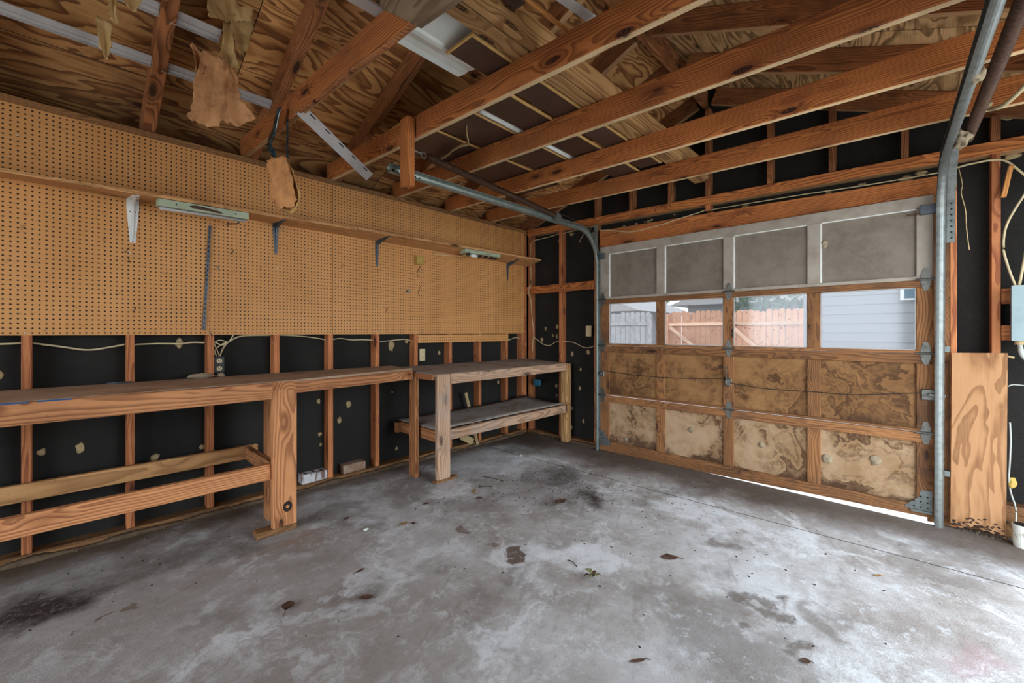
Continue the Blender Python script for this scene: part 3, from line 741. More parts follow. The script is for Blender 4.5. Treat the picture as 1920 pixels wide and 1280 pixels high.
for x in (3.0, 3.16, 3.24, 3.32, 3.38): b.box((x - .012, -.21, under(x, -.2) - .052), (x + .012, -.17, under(x, -.2) - .034))
b.make('lamp_holder', 'black', t)
cable('cord', [(3.02, -.18, under(3.0, -.18) - .045), (2.90, -.12, 1.992), (2.74, -.03, 1.998), (2.70, -.004, 2.002)], .004, 'cable', parent=t)
# slotted strip, yellow box, clip, hooks
t = thing('slotted_strip', 'slotted steel shelf strip hanging crooked on the pegboard', 'metal strip', (.87, -.006, 1.6))
o = beam('channel', (.888, -.008, 1.946), (.853, -.008, 1.243), .012, .014, 'steelblue', (1, 0, 0), t, bev=.001)
b = MB()
for k in range(22):
    f = (k + .5) / 22; x = .888 + (.853 - .888) * f; z = 1.946 + (1.243 - 1.946) * f; b.box((x - .0035, -.0147, z - .008), (x + .0015, -.0139, z + .008))
b.make('slots', 'darkhole', t)
t = thing('wall_box', 'small yellow plastic box hooked on the pegboard under the shelf', 'box', (2.53, -.02, 1.91))
bar('body', (2.492, -.05, 1.872), (2.572, -.0005, 1.952), 'gold', 2, t, .006)
bar('lid', (2.490, -.052, 1.938), (2.574, -.0008, 1.956), 'gold', 0, t, .003)
t = thing('clip', 'small steel clip on the pegboard left of the yellow box', 'clip', (2.42, -.01, 1.617))
bar('jaw', (2.405, -.020, 1.608), (2.436, -.001, 1.626), 'galv', 0, t, .003); bar('spring', (2.402, -.012, 1.603), (2.412, -.002, 1.616), 'black', 0, t, .002)
hooks = [(.480,1.735,'below the white bracket'),(.478,1.68,'a little lower under the white bracket'),(.516,1.383,'low on the pegboard left of the slotted strip'),(.925,1.677,'right of the slotted strip'),(1.02,1.80,'high between the strip light and the grey bracket'),
 (.885,1.232,'just above the black outlet box stud'),(2.530,1.80,'wire hook dangling under the yellow box'),(2.541,1.62,'bent wire well below the yellow box'),(2.20,1.44,'on the right pegboard sheet under the grey bracket')]
for i, (x, z, w) in enumerate(hooks):
    s = 1 if i % 2 else -1
    pts = [(x, .003, z), (x, -.018, z), (x + .004 * s, -.024, z - .012), (x + .010 * s, -.024, z - .030), (x + .016 * s, -.020, z - .022)]
    if i in (6, 7): pts = [(x + .03, .002, z + .06), (x + .03, -.006, z + .06), (x, -.010, z + .02), (x - .01, -.010, z - .02), (x + .012, -.008, z - .045)]
    cable('peg_hook', pts, .0022, 'black' if i != 3 else 'galv', 'thin wire hook ' + w if 'wire' not in w else w, 'hook', 'wire hooks in the pegboard')

# ------------------------------------------------------------------ benches
def bench_long():
    t = thing('workbench', 'long timber workbench with a two-rail base along the left wall', 'workbench', (.3, -.3, 0))
    zt = .925
    # top boards: wide part, then a tapering part toward the shelved bench
    b = MB()
    poly = [(-2.1, -.003), (2.236, -.003), (2.236, -.36), (1.22, -.585), (-2.1, -.612)]
    b.prism(poly, 2, zt - .022, zt); b.make('bench_top', 'benchtop', t)
    beam('front_rail', (-2.1, -.630, .877), (1.082, -.626, .874), .036, .098, 'bench', parent=t)
    beam('front_rail', (1.17, -.590, .878), (2.226, -.370, .868), .036, .072, 'bench', parent=t)
    beam('back_rail', (-2.1, -.024, .858), (2.225, -.024, .858), .038, .089, 'bench', parent=t)
    # wide front leg with bevelled head
    m = MB()
    x0, x1 = 1.083, 1.218; y0, y1 = -.640, -.602
    # local X along leg height
    b = MB(); prof = [(y0, .866), (y0 + .004, .876), (y1 - .004, .917), (y1, .922), (y1, .0395), (y0, .0395)]
    b.prism([(z, y) for y, z in prof], 0, -(x1 - x0) / 2, (x1 - x0) / 2)
    lm = b.mesh('leg')
    # rearrange: prism 2-D axes were (y->z, z->y); map to world
    for v in lm.vertices: a, zz, yy = v.co.x, v.co.y, v.co.z; v.co = (zz - .48, a, -(yy - (y0 + y1) / 2))
    R = Matrix(((0, 1, 0), (0, 0, -1), (1, 0, 0))).to_4x4(); R.translation = ((x0 + x1) / 2, (y0 + y1) / 2, .48)
    lg = link('leg', lm, 'bench', t, R); 
    # dark knot low on the leg's face
    kb = MB().disc((1.165, y0 - .0002, .155), (0, 1, 0), .020, .0012, 20); ko = kb.make('knot', 'debris', lg); MB().disc((1.165, y0 - .0012, .155), (0, 1, 0), .010, .0012, 16).make('knot_heart', 'bench', lg)
    MB().profile([(1.165 + .0205 * math.cos(a * math.pi / 12), y0 - .0008, .155 + .027 * math.sin(a * math.pi / 12)) for a in range(25)], [(-.0008, -.005), (.0008, -.005), (.0008, .005), (-.0008, .005)], (0, 1, 0)).make('knot_ring', 'debris', lg)
    bar('leg', (1.125, -.40, 0), (1.163, -.311, .812), 'bench', 2, t)
    beam('lower_rail', (-2.1, -.596, .377), (1.082, -.594, .381), .038, .094, 'bench', parent=t)
    beam('lower_rail', (-2.1, -.020, .377), (1.165, -.020, .381), .036, .092, 'shelf', parent=t)
    bar('cross_rail', (1.085, -.575, .336), (1.123, -.039, .425), 'bench', 1, t)
    o = bar('foot_block', (.998, -.641, 0), (1.222, -.552, .0375), 'plate', 0, t, .006); o['label'] = 'rough scrap block under the wide leg'
    b = MB()
    for k, (a, c) in enumerate(((-.02, .12), (.145, .25))): b.box((a, -.6488, zt - .004), (c, -.641, zt + .0022))
    b.make('paint_smear', 'bluepaint', t)
bench_long()
def bench_shelved():
    t = thing('workbench', 'timber workbench with a grey lower shelf in the corner by the garage door', 'workbench', (3.2, -.3, 0))
    b = MB()
    top = [(2.262, -.003, .908), (4.095, -.003, .905), (4.075, -.615, .884), (2.275, -.615, .884)]
    A = [b.bm.verts.new(p) for p in top]; B = [b.bm.verts.new((p[0], p[1], p[2] - .02)) for p in top]
    b.bm.faces.new(A); b.bm.faces.new(B[::-1])
    for k in range(4): b.bm.faces.new((A[k], B[k], B[(k + 1) % 4], A[(k + 1) % 4]))
    b.make('bench_top', 'shelfgrey', t)
    beam('front_rail', (2.42, -.636, .840), (4.03, -.640, .842), .036, .084, 'bench_grey', parent=t)
    beam('end_rail', (2.256, -.30, .862), (2.276, -.612, .858), .036, .044, 'rafter', parent=t)
    lg = bar('leg', (2.287, -.650, .022), (2.418, -.617, .882), 'bench_grey', 2, t); lg['label'] = 'wide front leg of grey-brown board'
    bar('leg', (2.240, -.400, 0), (2.278, -.305, .852), 'bench', 2, t)
    bar('foot_block', (2.270, -.655, 0), (2.490, -.602, .0215), 'plate', 0, t, .003)
    p = MB(); p.box((-.42, -.045, -.045), (.44, .045, .045), .012)
    R = Matrix(((0, 1, 0), (0, 0, 1), (1, 0, 0))).to_4x4(); R.translation = (4.072, -.617, .441)
    pm = p.mesh('leg'); po = link('leg', pm, 'plank', t, R); po['label'] = 'square pale yellowish corner post'
    for v in pm.vertices:
        if v.co.x < -.3: v.co.x -= .02
    cable('wire_tie', [(4.02, -.665, .425), (4.10, -.668, .428), (4.13, -.66, .436), (4.16, -.70, .445)], .002, 'black', parent=po)
    # lower shelf sheet, warped up at its far right corner
    b = MB(); nx, ny = 14, 8; G = []
    for j in range(ny + 1):
        row = []
        for i in range(nx + 1):
            u, v = i / nx, j / ny; x = 2.307 + u * 1.72; y = -.030 - v * .575
            w = .035 * max(0, u - .6) ** 2 / .16 * (1 - v) ** 1.5 - .010 * max(0, u - .6) / .4 * math.sin(v * 3.1)
            row.append(b.bm.verts.new((x, y, .424 + w)))
        G.append(row)
    for j in range(ny):
        for i in range(nx): b.bm.faces.new((G[j][i], G[j][i + 1], G[j + 1][i + 1], G[j + 1][i]))
    sh = b.make('lower_shelf', 'shelfgrey', t, origin=(3.1, -.3, .424), smooth=True)
    s = sh.modifiers.new('thickness', 'SOLIDIFY'); s.thickness = .009; s.offset = 1
    beam('shelf_rail', (2.42, -.632, .374), (4.022, -.634, .378), .036, .084, 'bench_grey', parent=t)
    beam('shelf_rail', (2.262, -.052, .366), (4.0, -.052, .374), .038, .089, 'bench', parent=t)
    beam('shelf_rail', (2.326, -.075, .366), (2.326, -.612, .370), .038, .089, 'bench', parent=t)
    b = MB()
    for x0, x1 in ((2.66, 2.86), (2.88, 2.98)): b.box((x0, -.6045, .4325), (x1, -.590, .4340))
    b.make('paint_smear', 'bluepaint', t)
bench_shelved()

# odds and ends on and around the benches
tag(MB().blob((.835, -.035, .941), (.075, .022, .016), 4, .35, 3).make('dried_mud_lump', 'mud', None, origin=(.835, -.035, .941), smooth=True), 'long lump of dried mud on the bench against the outlet stud', 'mud lump')
tag(MB().blob((.44, -.03, .930), (.055, .02, .006), 9, .6, 3).make('rag_scrap', 'steelblue', None, origin=(.44, -.03, .930), smooth=True), 'flat grey scrap at the back of the long bench', 'scrap')
tag(MB().blob((.945, -.022, .938), (.022, .018, .014), 12, .5, 2).make('dried_mud_lump', 'mud', None, origin=(.945, -.022, .938), smooth=True), 'small mud lump directly below the black outlet box', 'mud lump')
tag(beam('leaning_stick', (3.118, -.012, .588), (3.283, -.018, .006), .010, .042, 'stick', (1, .2, 0)), 'pale flat stick leaning against the studs behind the shelved bench', 'stick')
tag(beam('leaning_offcut', (3.05, -.012, .14), (3.215, -.020, .052), .010, .07, 'stick', (0, 0, 1)), 'short yellowish offcut lying behind the shelved bench', 'offcut')
def brick(lb, c, rz, mat, holes):
    t = thing('brick', lb, 'brick', c, 'bricks on the sole plate'); t.rotation_euler = (0, 0, rz)
    b = MB().box((-.1, -.040, 0), (.1, .045, .072), .005)
    m = b.mesh('body'); o = link('body', m, mat, t); o.parent = t; o.matrix_parent_inverse = Matrix()
    if holes:
        hb = MB()
        for k in (-.06, 0, .06): hb.disc((k, 0, .0722), (0, 0, 1), .014, .0012, 14)
        h = link('core_hole', hb.mesh('core_hole'), 'darkhole', t); h.matrix_parent_inverse = Matrix()
brick('white painted cored brick on the sole plate', (1.580, .050, .0385), .04, 'brick_white', True)
brick('brown unpainted brick on the sole plate', (1.910, .051, .0385), .03, 'brick_red', False)

# ------------------------------------------------------------------ cables, outlets
def outlet_box(c, w, h, d, mat, lb, cat, name, face=(0, -1, 0), recept=True, plate=None):
    t = thing(name, lb, cat, c)
    x, y, z = c
    if face[1]:
        bar('box_body', (x - w / 2, y, z - h / 2), (x + w / 2, y + d, z + h / 2), mat, 2, t, .003)
        for s in (.026, -.026):
            b = MB().disc((x, y - .001, z + s), (0, 1, 0), .0165, .004, 18); r = b.make('receptacle', 'ivory', t, origin=(x, y, z + s))
            b = MB(); b.box((x - .007, y - .0038, z + s - .001), (x - .0045, y - .003, z + s + .008)); b.box((x + .0045, y - .0038, z + s - .001), (x + .007, y - .003, z + s + .008)); b.disc((x, y - .0034, z + s - .008), (0, 1, 0), .003, .001, 8)
            b.make('slots', 'darkhole', r)
    return t
outlet_box((.948, .030, 1.004), .062, .114, .045, 'black', 'black outlet box with two receptacles beside a stud', 'outlet', 'outlet_box')
outlet_box((2.590, .006, 1.008), .064, .116, .006, 'ivory', 'ivory outlet plate beside a stud above the shelved bench', 'outlet', 'wall_outlet')
t = thing('wall_switch', 'ivory switch plate on the stud left of the garage door', 'switch', (4.15, -.905, 1.24))
bar('plate', (4.100, -.928, 1.183), (4.106, -.862, 1.297), 'ivory', 2, t, .002); bar('toggle', (4.088, -.899, 1.232), (4.100, -.889, 1.252), 'ivory', 2, t, .002)
bar('box_body', (4.106, -.928, 1.183), (4.116, -.862, 1.297), 'ivory', 2, t, .001)
t = thing('junction_box', 'small blue plastic box at the corner stud under the bench top', 'junction box', (4.11, -.14, .62))
bar('body', (4.085, -.215, .590), (4.117, -.135, .660), 'mount_blue', 2, t, .003); bar('lid', (4.080, -.218, .588), (4.085, -.132, .662), 'mount_blue', 2, t, .001)
yc = -.0005
g = 'cream wiring along the pegboard wall'
def pc(pts, y=.05): return [(x, y, z) for x, z in pts]
cable('wall_cable', pc([(-.7, 1.15), (-.345, 1.163), (-.013, 1.166), (.0605, 1.171)]), .0055, 'cable', 'short cream cable at the left picture edge below the pegboard', 'cable', g)
cable('wall_cable', pc([(.0995, 1.169), (.196, 1.149), (.312, 1.125), (.413, 1.141), (.4735, 1.155)]), .0055, 'cable', 'cream cable sagging between the first two bare studs', 'cable', g)
cable('wall_cable', pc([(.5125, 1.152), (.62, 1.156), (.738, 1.153), (.80, 1.160), (.8755, 1.157)]), .0055, 'cable', 'cream cable crossing a mortar lump left of the black outlet', 'cable', g)
cable('wall_cable', [(.935, .05, 1.062), (.925, .045, 1.10), (.95, .035, 1.135), (1.0, .03, 1.160), (1.04, .035, 1.185), (1.10, .04, 1.203), (1.2825, .05, 1.206)], .0055, 'cable', 'thick cream cable rising from the black outlet toward the right', 'cable', g)
cable('wall_cable', [(.955, .045, 1.062), (.965, .04, 1.10), (.985, .035, 1.14), (1.01, .03, 1.17), (1.03, .03, 1.21), (1.04, .04, 1.24)], .0045, 'cable', 'cream cable going from the black outlet up behind the pegboard', 'cable', g)
cable('wall_cable', [(.950, .04, 1.062), (.935, .03, 1.105), (.918, .025, 1.150), (.94, .02, 1.172), (.975, .022, 1.168), (.99, .02, 1.155), (.97, .02, 1.140), (.94, .022, 1.148), (.918, .03, 1.168)], .004, 'cable', 'thin looped cream cable above the black outlet', 'cable', g)
cable('wall_cable', pc([(1.3225, 1.207), (1.45, 1.200), (1.56, 1.188), (1.6845, 1.166)]), .0045, 'cable', 'cream cable sloping down to the stud under the pegboard seam', 'cable', g)
cable('wall_cable', pc([(1.7245, 1.165), (1.80, 1.176), (1.90, 1.162), (2.0, 1.163), (2.0975, 1.157)]), .0045, 'cable', 'cream cable right of the stud under the pegboard seam', 'cable', g)
cable('wall_cable', pc([(2.1375, 1.140), (2.25, 1.150), (2.36, 1.158), (2.43, 1.160), (2.4995, 1.142)]), .0045, 'cable', 'cream cable over two big mortar lumps left of the ivory outlet', 'cable', g)
cable('wall_cable', [(3.784, .05, 1.140), (3.84, .045, 1.136), (3.92, .04, 1.160), (4.0, .04, 1.158), (4.0195, .04, 1.15)], .0045, 'cable', 'wavy cream cable at the right end of the narrow pegboard strip', 'cable', g)
g = 'cream wiring on the garage door wall'
cable('wall_cable', [(4.13, -.087, 1.163), (4.15, -.12, 1.145), (4.155, -.22, 1.085), (4.155, -.32, 1.072), (4.15, -.42, 1.118), (4.14, -.4825, 1.122)], .0045, 'cable', 'cream cable sagging between corner stud and second stud', 'cable', g)
cable('wall_cable', [(4.14, -.522, 1.122), (4.15, -.60, 1.118), (4.15, -.68, 1.108), (4.15, -.80, 1.062), (4.15, -.88, 1.060), (4.14, -.9555, 1.085)], .0045, 'cable', 'cream cable sagging between second stud and left door track', 'cable', g)
cable('wall_cable', [(4.108, -.09, .99), (4.108, -.095, 1.10), (4.108, -.11, 1.20), (4.108, -.085, 1.40), (4.108, -.060, 1.62), (4.082, -.056, 1.69), (4.080, -.062, 1.78), (4.108, -.066, 1.82), (4.108, -.055, 2.2), (4.108, -.060, 2.29), (4.12, -.10, 2.34), (4.15, -.20, 2.355), (4.15, -.36, 2.362), (4.14, -.4825, 2.372)], .0045, 'cable', 'cream cable running down the corner stud over the blocking board', 'cable', g)
cable('wall_cable', [(4.14, -.522, 2.366), (4.15, -.65, 2.37), (4.15, -.80, 2.385), (4.14, -.9555, 2.372)], .0045, 'cable', 'cream cable high between second stud and the door track', 'cable', g)
cable('wall_cable', [(4.085, -1.05, 2.303), (4.078, -1.20, 2.275), (4.078, -1.41, 2.225), (4.078, -1.66, 2.236), (4.085, -1.90, 2.270), (4.10, -2.06, 2.295), (4.115, -2.101, 2.31)], .0045, 'cable', 'cream cable drooping over the left part of the header board', 'cable', g)
cable('wall_cable', [(4.125, -2.1435, 2.305), (4.11, -2.35, 2.296), (4.105, -2.81, 2.282), (4.10, -3.20, 2.262), (4.10, -3.56, 2.255)], .004, 'cable', 'cream cable lying on top of the header board', 'cable', g)
cable('wall_cable', [(4.10, -3.60, 2.258), (4.106, -3.66, 2.272), (4.106, -3.70, 2.275), (4.106, -3.77, 2.275), (4.106, -3.83, 2.255), (4.11, -3.88, 2.19), (4.12, -3.92, 2.12), (4.12, -3.91, 2.05), (4.12, -3.87, 1.96), (4.12, -3.835, 1.86), (4.12, -3.825, 1.74), (4.11, -3.84, 1.63), (4.09, -3.868, 1.50)], .006, 'cable', 'thick cream cable looping down to the grey electrical box', 'cable', g)
cable('wall_cable', [(4.12, -3.935, 1.90), (4.11, -3.905, 1.66), (4.09, -3.882, 1.50)], .007, 'cable', 'second thick cable entering the grey electrical box from above', 'cable', g)
cable('wall_cable', [(4.08, -3.885, 1.182), (4.075, -3.885, 1.14), (4.08, -3.895, 1.09), (4.10, -3.93, 1.05)], .012, 'greycable', 'pale grey conduit bending down from the grey electrical box', 'cable', g)
cable('wall_cable', [(4.10, -3.84, .905), (4.10, -3.865, .918), (4.10, -3.93, .912)], .004, 'greycable', 'short pale wire right of the plywood panel', 'cable', g)
cable('wall_cable', [(4.045, -3.842, .70), (4.043, -3.845, .60), (4.043, -3.842, .48), (4.045, -3.838, .36), (4.05, -3.848, .28), (4.05, -3.862, .22), (4.05, -3.866, .17), (4.04, -3.864, .128)], .004, 'greycable', 'thin grey wire running down into the white cup', 'cable', g)
cable('loose_wire', [(4.10, -3.640, 2.26), (4.09, -3.655, 2.15), (4.09, -3.650, 2.10), (4.09, -3.668, 1.99), (4.09, -3.672, 1.88), (4.09, -3.684, 1.74)], .0025, 'stick', 'thin frayed wire dangling right of the jamb stud', 'wire')
cable('loose_wire', [(4.117, -.975, 2.37), (4.08, -.93, 2.34), (4.05, -.86, 2.27), (4.04, -.82, 2.20)], .003, 'cable', 'short cut cable end below the curve of the left door track', 'wire')
cable('loose_cable', [(3.20, -3.80, 2.53), (3.20, -3.80, 2.44), (3.17, -3.805, 2.37), (3.20, -3.79, 2.33), (3.30, -3.74, 2.305), (3.36, -3.70, 2.325), (3.33, -3.70, 2.345)], .010, 'cable', 'loose loop of thick cream cord hanging from the roof at top right', 'cord')

# electrical box, cup, plywood panel, foam
t = thing('electrical_box', 'grey steel electrical box at the right edge beside the last stud', 'electrical box', (4.08, -3.93, 1.34))
bar('body', (4.05, -4.02, 1.183), (4.117, -3.851, 1.497), 'boxgrey', 2, t, .003); bar('cover', (4.045, -4.024, 1.178), (4.050, -3.848, 1.502), 'boxgrey', 2, t, .001)
b = MB().tube([(4.08, -3.884, 1.183), (4.08, -3.884, 1.155)], .022, 14); b.make('conduit_collar', 'stick', t, smooth=False)
tag(bar('backing_block', (XS, -4.0, 1.40), (4.20, -3.817, 1.49), 'stud', 1), 'upper wood block behind the grey electrical box', 'blocking')
tag(bar('backing_block', (XS, -4.0, 1.18), (4.20, -3.817, 1.27), 'stud', 1), 'lower wood block behind the grey electrical box', 'blocking')
b = MB(); n = 18; top, bot = [], []
for k in range(n + 1):
    u = k / n; y = -3.602 - u * .226; zb = max(.004, .012 + .016 * math.sin(u * 9) * math.sin(u * 23) + (.028 * math.sin(u * 3.1) if u < .9 else 0))
    bot.append((y, zb)); top.append((-3.608 - u * .227, 1.100 + .005 * u))
b.prism(bot + top[::-1], 0, 4.050, 4.062)
m = b.mesh('plywood_panel'); m.transform(Matrix.Translation((-4.056, 3.715, -.55)))
R2 = Matrix.Rotation(-math.pi / 2, 4, 'Y')
for v in m.vertices: a = v.co.copy(); v.co = (a.z, a.y, -a.x)     # grain (local X) up the panel
R = Matrix(((0, 0, -1), (0, 1, 0), (1, 0, 0))).to_4x4(); R.translation = (4.056, -3.715, .55)
pp = tag(link('plywood_panel', m, 'panelply', None, R), 'upright plywood panel with a ragged rotten bottom edge right of the door', 'plywood panel')
b = MB()
for k in range(60):
    u = random.random(); b.blob((4.0496, -3.605 - u * .22, .018 + random.random() ** 2 * .06 + .026 * math.sin(u * 3.1)), (.0007, .008, .004), k, .7, 1)
b.make('rotten_edge', 'debris', pp, smooth=True)
tag(beam('splinter', (4.08, -3.835, 1.085), (4.07, -3.862, 1.078), .008, .012, 'stick'), 'small pale splinter behind the top corner of the plywood panel', 'splinter')
t = thing('cup', 'chipped white cup on the floor at the right edge with a wire in it', 'cup', (4.00, -3.884, 0))
b = MB().tube([(4.00, -3.884, .0), (4.00, -3.884, .02), (4.00, -3.884, .125), (4.00, -3.884, .128)], [.034, .037, .040, .039], 24); b.make('body', 'cup', t, smooth=False)
MB().disc((4.00, -3.884, .1285), (0, 0, 1), .036, .001, 24).make('opening', 'darkhole', t)
tag(MB().blob((4.05, -3.852, .345), (.012, .018, .030), 3, .5, 3).make('foam_lump', 'foam', None, origin=(4.05, -3.852, .345), smooth=True), 'lump of yellow foam behind the right edge of the plywood panel', 'foam lump')
tag(beam('tilted_cleat', (4.095, -3.852, 2.215), (4.095, -3.822, 2.035), .03, .022, 'darkstick', (0, 1, 0)), 'small tilted wood cleat on the wall right of the last stud', 'cleat')

# ------------------------------------------------------------------ garage door
def garage_door():
    t = thing('garage_door', 'four-section garage door, grey on top, a row of windows, stained brown below', 'garage door', (4.07, -2.3, 0), kind='thing')
    X0, X1 = 4.053, 4.088; YL, YRt = -1.073, -3.527
    cells = [(-1.176 - k * .588, -1.683 - k * .588) for k in range(4)]
    secs = [('lowest door section, pale stained panels', .018, .575, .105, .512, 'panel_low', 'doorwood'), ('second door section from below, brown stained panels', .5805, 1.0885, .600, 1.024, 'panel_mid', 'doorwood'),
            ('door section with four window panes', 1.090, 1.5665, 1.1107, 1.521, 'pane', 'doorwood'), ('top door section painted grey', 1.567, 2.112, 1.592, 2.034, 'panel_grey', 'doorgrey')]
    for si, (lb, z0, z1, p0, p1, pm, fm) in enumerate(secs):
        s = thing('door_section', None, None, (X0, -2.3, z0)); s['label'] = lb
        s.parent = t; s.matrix_parent_inverse = world_m(t).inverted()
        bl = 0.018 if si == 0 else 0
        # rails
        if si == 0:
            b = MB().prism([(YL, .003), (-2.0, .006), (YRt, .036), (YRt, p0), (YL, p0)], 0, X0, X1); rm = b.mesh('rail'); rm.transform(Matrix.Translation((-4.07, 2.3, -.06)))
            for v in rm.vertices: a = v.co.copy(); v.co = (a.y, -a.x, a.z)
            R = Matrix(((0, -1, 0), (1, 0, 0), (0, 0, 1))).to_4x4(); R.translation = (4.07, -2.3, .06)
            link('rail', rm, fm, s, R)
        else: bar('rail', (X0, YRt, z0), (X1, YL, p0), fm, 1, s)
        bar('rail', (X0, YRt, p1), (X1, YL, z1), fm, 1, s)
        ys = [YL] + [c for ab in cells for c in ab] + [YRt]
        for k in range(5): bar('stile', (X0 + .0003, ys[2 * k + 1], p0), (X1, ys[2 * k], p1), fm, 2, s)
        for k, (a, c) in enumerate(cells):
            if pm == 'pane':
                bar('window_pane', (X0 + .014, c - .004, p0 - .004), (X0 + .018, a + .004, p1 + .004), pm, 1, s, 0)
                b = MB(); w = .006
                for lo, hi in (((c, p0), (a, p0 + w)), ((c, p1 - w), (a, p1)), ((c, p0), (c + w, p1)), ((a - w, p0), (a, p1))): b.box((X0 + .006, lo[0], lo[1]), (X0 + .0139, hi[0], hi[1]))
                b.make('glazing_bead', 'vinyl', s)
            else:
                bar('panel', (X0 + .016, c - .004, p0 - .004), (X0 + .022, a + .004, p1 + .004), pm, 1, s, 0)
                if si == 3:
                    b = MB(); w = .007
                    b.box((X0 + .004, c, p1 - w), (X0 + .0159, a, p1)); b.box((X0 + .004, a - w, p0), (X0 + .0159, a, p1)); b.make('panel_bead', 'white_metal', s)
        # lumps and knot plugs stuck to the panels
        if si == 3: MB().blob((X0 + .012, -2.957, 1.874), (.012, .024, .028), 7, .5, 3).make('mud_nest', 'mud', s, smooth=True)
        if si == 0:
            for q, (yy, zz, r) in enumerate(((-1.999, .354, .022), (-2.553, .324, .02), (-2.979, .30, .034), (-3.245, .345, .032), (-1.36, .16, .02))): MB().blob((X0 + .014, yy, zz), (.010, r, r), q + 20, .5, 3).make('mud_nest', 'mud', s, smooth=True)
        # hinges at the joint above this section
        if si < 3:
            zj_ = z1 + .003
            for y in (-1.103, -2.315, -3.492):
                h = thing('hinge', None, None, (X0, y, zj_)); h.parent = s; h.matrix_parent_inverse = world_m(s).inverted()
                b = MB()
                for sg in (1, -1):
                    b.prism([(y - .026, zj_), (y + .026, zj_), (y + .024, zj_ + sg * .028), (y + .010, zj_ + sg * .072), (y - .010, zj_ + sg * .072), (y - .024, zj_ + sg * .028)], 0, X0 - .004, X0 - .0005)
                b.tube([(X0 - .010, y - .045, zj_), (X0 - .010, y + .045, zj_)], .008, 10)
                for dz in (-.05, -.022, .022, .05): b.disc((X0 - .005, y, zj_ + dz), (1, 0, 0), .006, .004, 8)
                hm_ = b.mesh('hinge'); hm_.transform(Matrix.Translation((-X0, -y, -zj_)))
                bpy.data.objects.remove(h); link('hinge', hm_, 'hinge', s, Matrix.Translation((X0, y, zj_)))
        if si == 3:
            for y, sg in ((-1.095, 1), (-3.505, -1)):
                b = MB().box((X0 - .03, y - .042, 1.985), (X0 - .0005, y + .042, 2.045), .004); b.tube([(X0 - .034, y - .05 * -sg, 2.0), (X0 - .034, y + .07 * sg, 2.0)], .009, 10); b.make('top_roller_bracket', 'steelblue', s)
            MB().tube([(X0 - .03, -3.46, 1.995), (X0 - .03, -3.40, 1.995)], .005, 8).make('roller_pin', 'rust', s)
        if si == 0:
            for y, sg in ((-1.078, -1), (-3.522, 1)):
                b = MB().prism([(y, .075), (y + sg * .128, .075), (y + sg * .128, .09), (y + sg * .06, .16), (y + sg * .055, .205), (y, .205)], 0, X0 - .004, X0 - .0005)
                b.box((X0 - .02, min(y, y + sg * .10), .062), (X0 - .0005, max(y, y + sg * .10), .075))
                cb = b.make('corner_bracket', 'galv', s)
                b = MB()
                for q in range(9): b.disc((X0 - .0045, y + sg * (.022 + .032 * (q % 3)), .095 + .034 * (q // 3)), (1, 0, 0), .005, .001, 8)
                b.make('bolt_holes', 'darkhole', cb)
        if si == 1:
            b = MB().box((X0 - .012, -3.535, .79), (X0 - .0005, -3.470, .862), .004); b.box((X0 - .03, -3.58, .818), (X0 - .014, -3.50, .838), .003); lk = b.make('side_latch', 'hinge', s)
            b = MB().box((X0 - .012, -1.125, .77), (X0 - .0005, -1.080, .83), .004); b.box((X0 - .03, -1.11, .79), (X0 - .012, -1.03, .812), .003); b.make('side_latch', 'hinge', s)
            b = MB().box((X0 - .012, -2.338, .78), (X0 - .0005, -2.292, .842), .004); b.disc((X0 - .02, -2.315, .812), (1, 0, 0), .022, .018, 14); b.tube([(X0 - .02, -2.30, .83), (X0 - .03, -2.30, .95)], .006, 8); b.make('lock_handle', 'hinge', s)
            cable('lock_cable', [(X0 - .014, -1.12, .83), (X0 - .010, -1.41, .812), (X0 - .010, -1.72, .806), (X0 - .010, -2.03, .818), (X0 - .018, -2.30, .842)], .0028, 'black', parent=s)
            cable('lock_cable', [(X0 - .018, -2.33, .806), (X0 - .010, -2.57, .781), (X0 - .010, -2.90, .786), (X0 - .010, -3.13, .788), (X0 - .014, -3.47, .836)], .0028, 'black', parent=s)
garage_door()

# tracks, springs, pulleys
def half_tube(ro, ri, lip):
    o = [(ro * math.cos(t) - ro, ro * math.sin(t)) for t in [math.radians(-100 + 200 * k / 12) for k in range(13)]]
    n_ = [(ri * math.cos(t) - ro, ri * math.sin(t)) for t in [math.radians(100 - 200 * k / 12) for k in range(13)]]
    return [(o[0][0] - lip, o[0][1] + .002)] + o + [(o[-1][0] - lip, o[-1][1] - .002), (o[-1][0] - lip, o[-1][1] - .006)] + n_ + [(o[0][0] - lip, o[0][1] + .006)]
Cp = half_tube(.030, .0268, .008)
def arc(cx, cz, r, n=12): return [(cx + r * math.sin(a * math.pi / 2 / n), cz + r * math.cos(a * math.pi / 2 / n)) for a in range(n + 1)]
t = thing('door_track', 'left garage door track curving from the floor up to the hanger block', 'door track', (4.03, -1.04, 0), 'garage door tracks')
cv = arc(3.70, 1.93, .33)
MB().profile([(1.62, -1.03, 2.258), (3.70, -1.03, 2.26)], Cp, (0, 1, 0)).make('horizontal_rail', 'track', t)
MB().profile([(x, -1.03, z) for x, z in cv], Cp, (0, 1, 0)).make('curved_rail', 'track', t)
MB().profile([(4.03, -1.03, 1.93), (4.03, -1.035, .001)], Cp, (0, 1, 0)).make('vertical_rail', 'track', t)
b = MB()
for k in range(7): b.disc((1.66 + .033 * k, -1.034, 2.262), (0, 1, 0), .006 if k else .010, .002, 8)
b.make('bolt_holes', 'darkhole', t)
b = MB().box((4.045, -1.026, 2.09), (4.083, -1.000, 2.36)); b.make('flag_bracket', 'track', t)
for z in (.80, 1.30): bar('wall_clip', (4.046, -1.032, z), (4.084, -1.010, z + .035), 'galv', 1, t, .001)
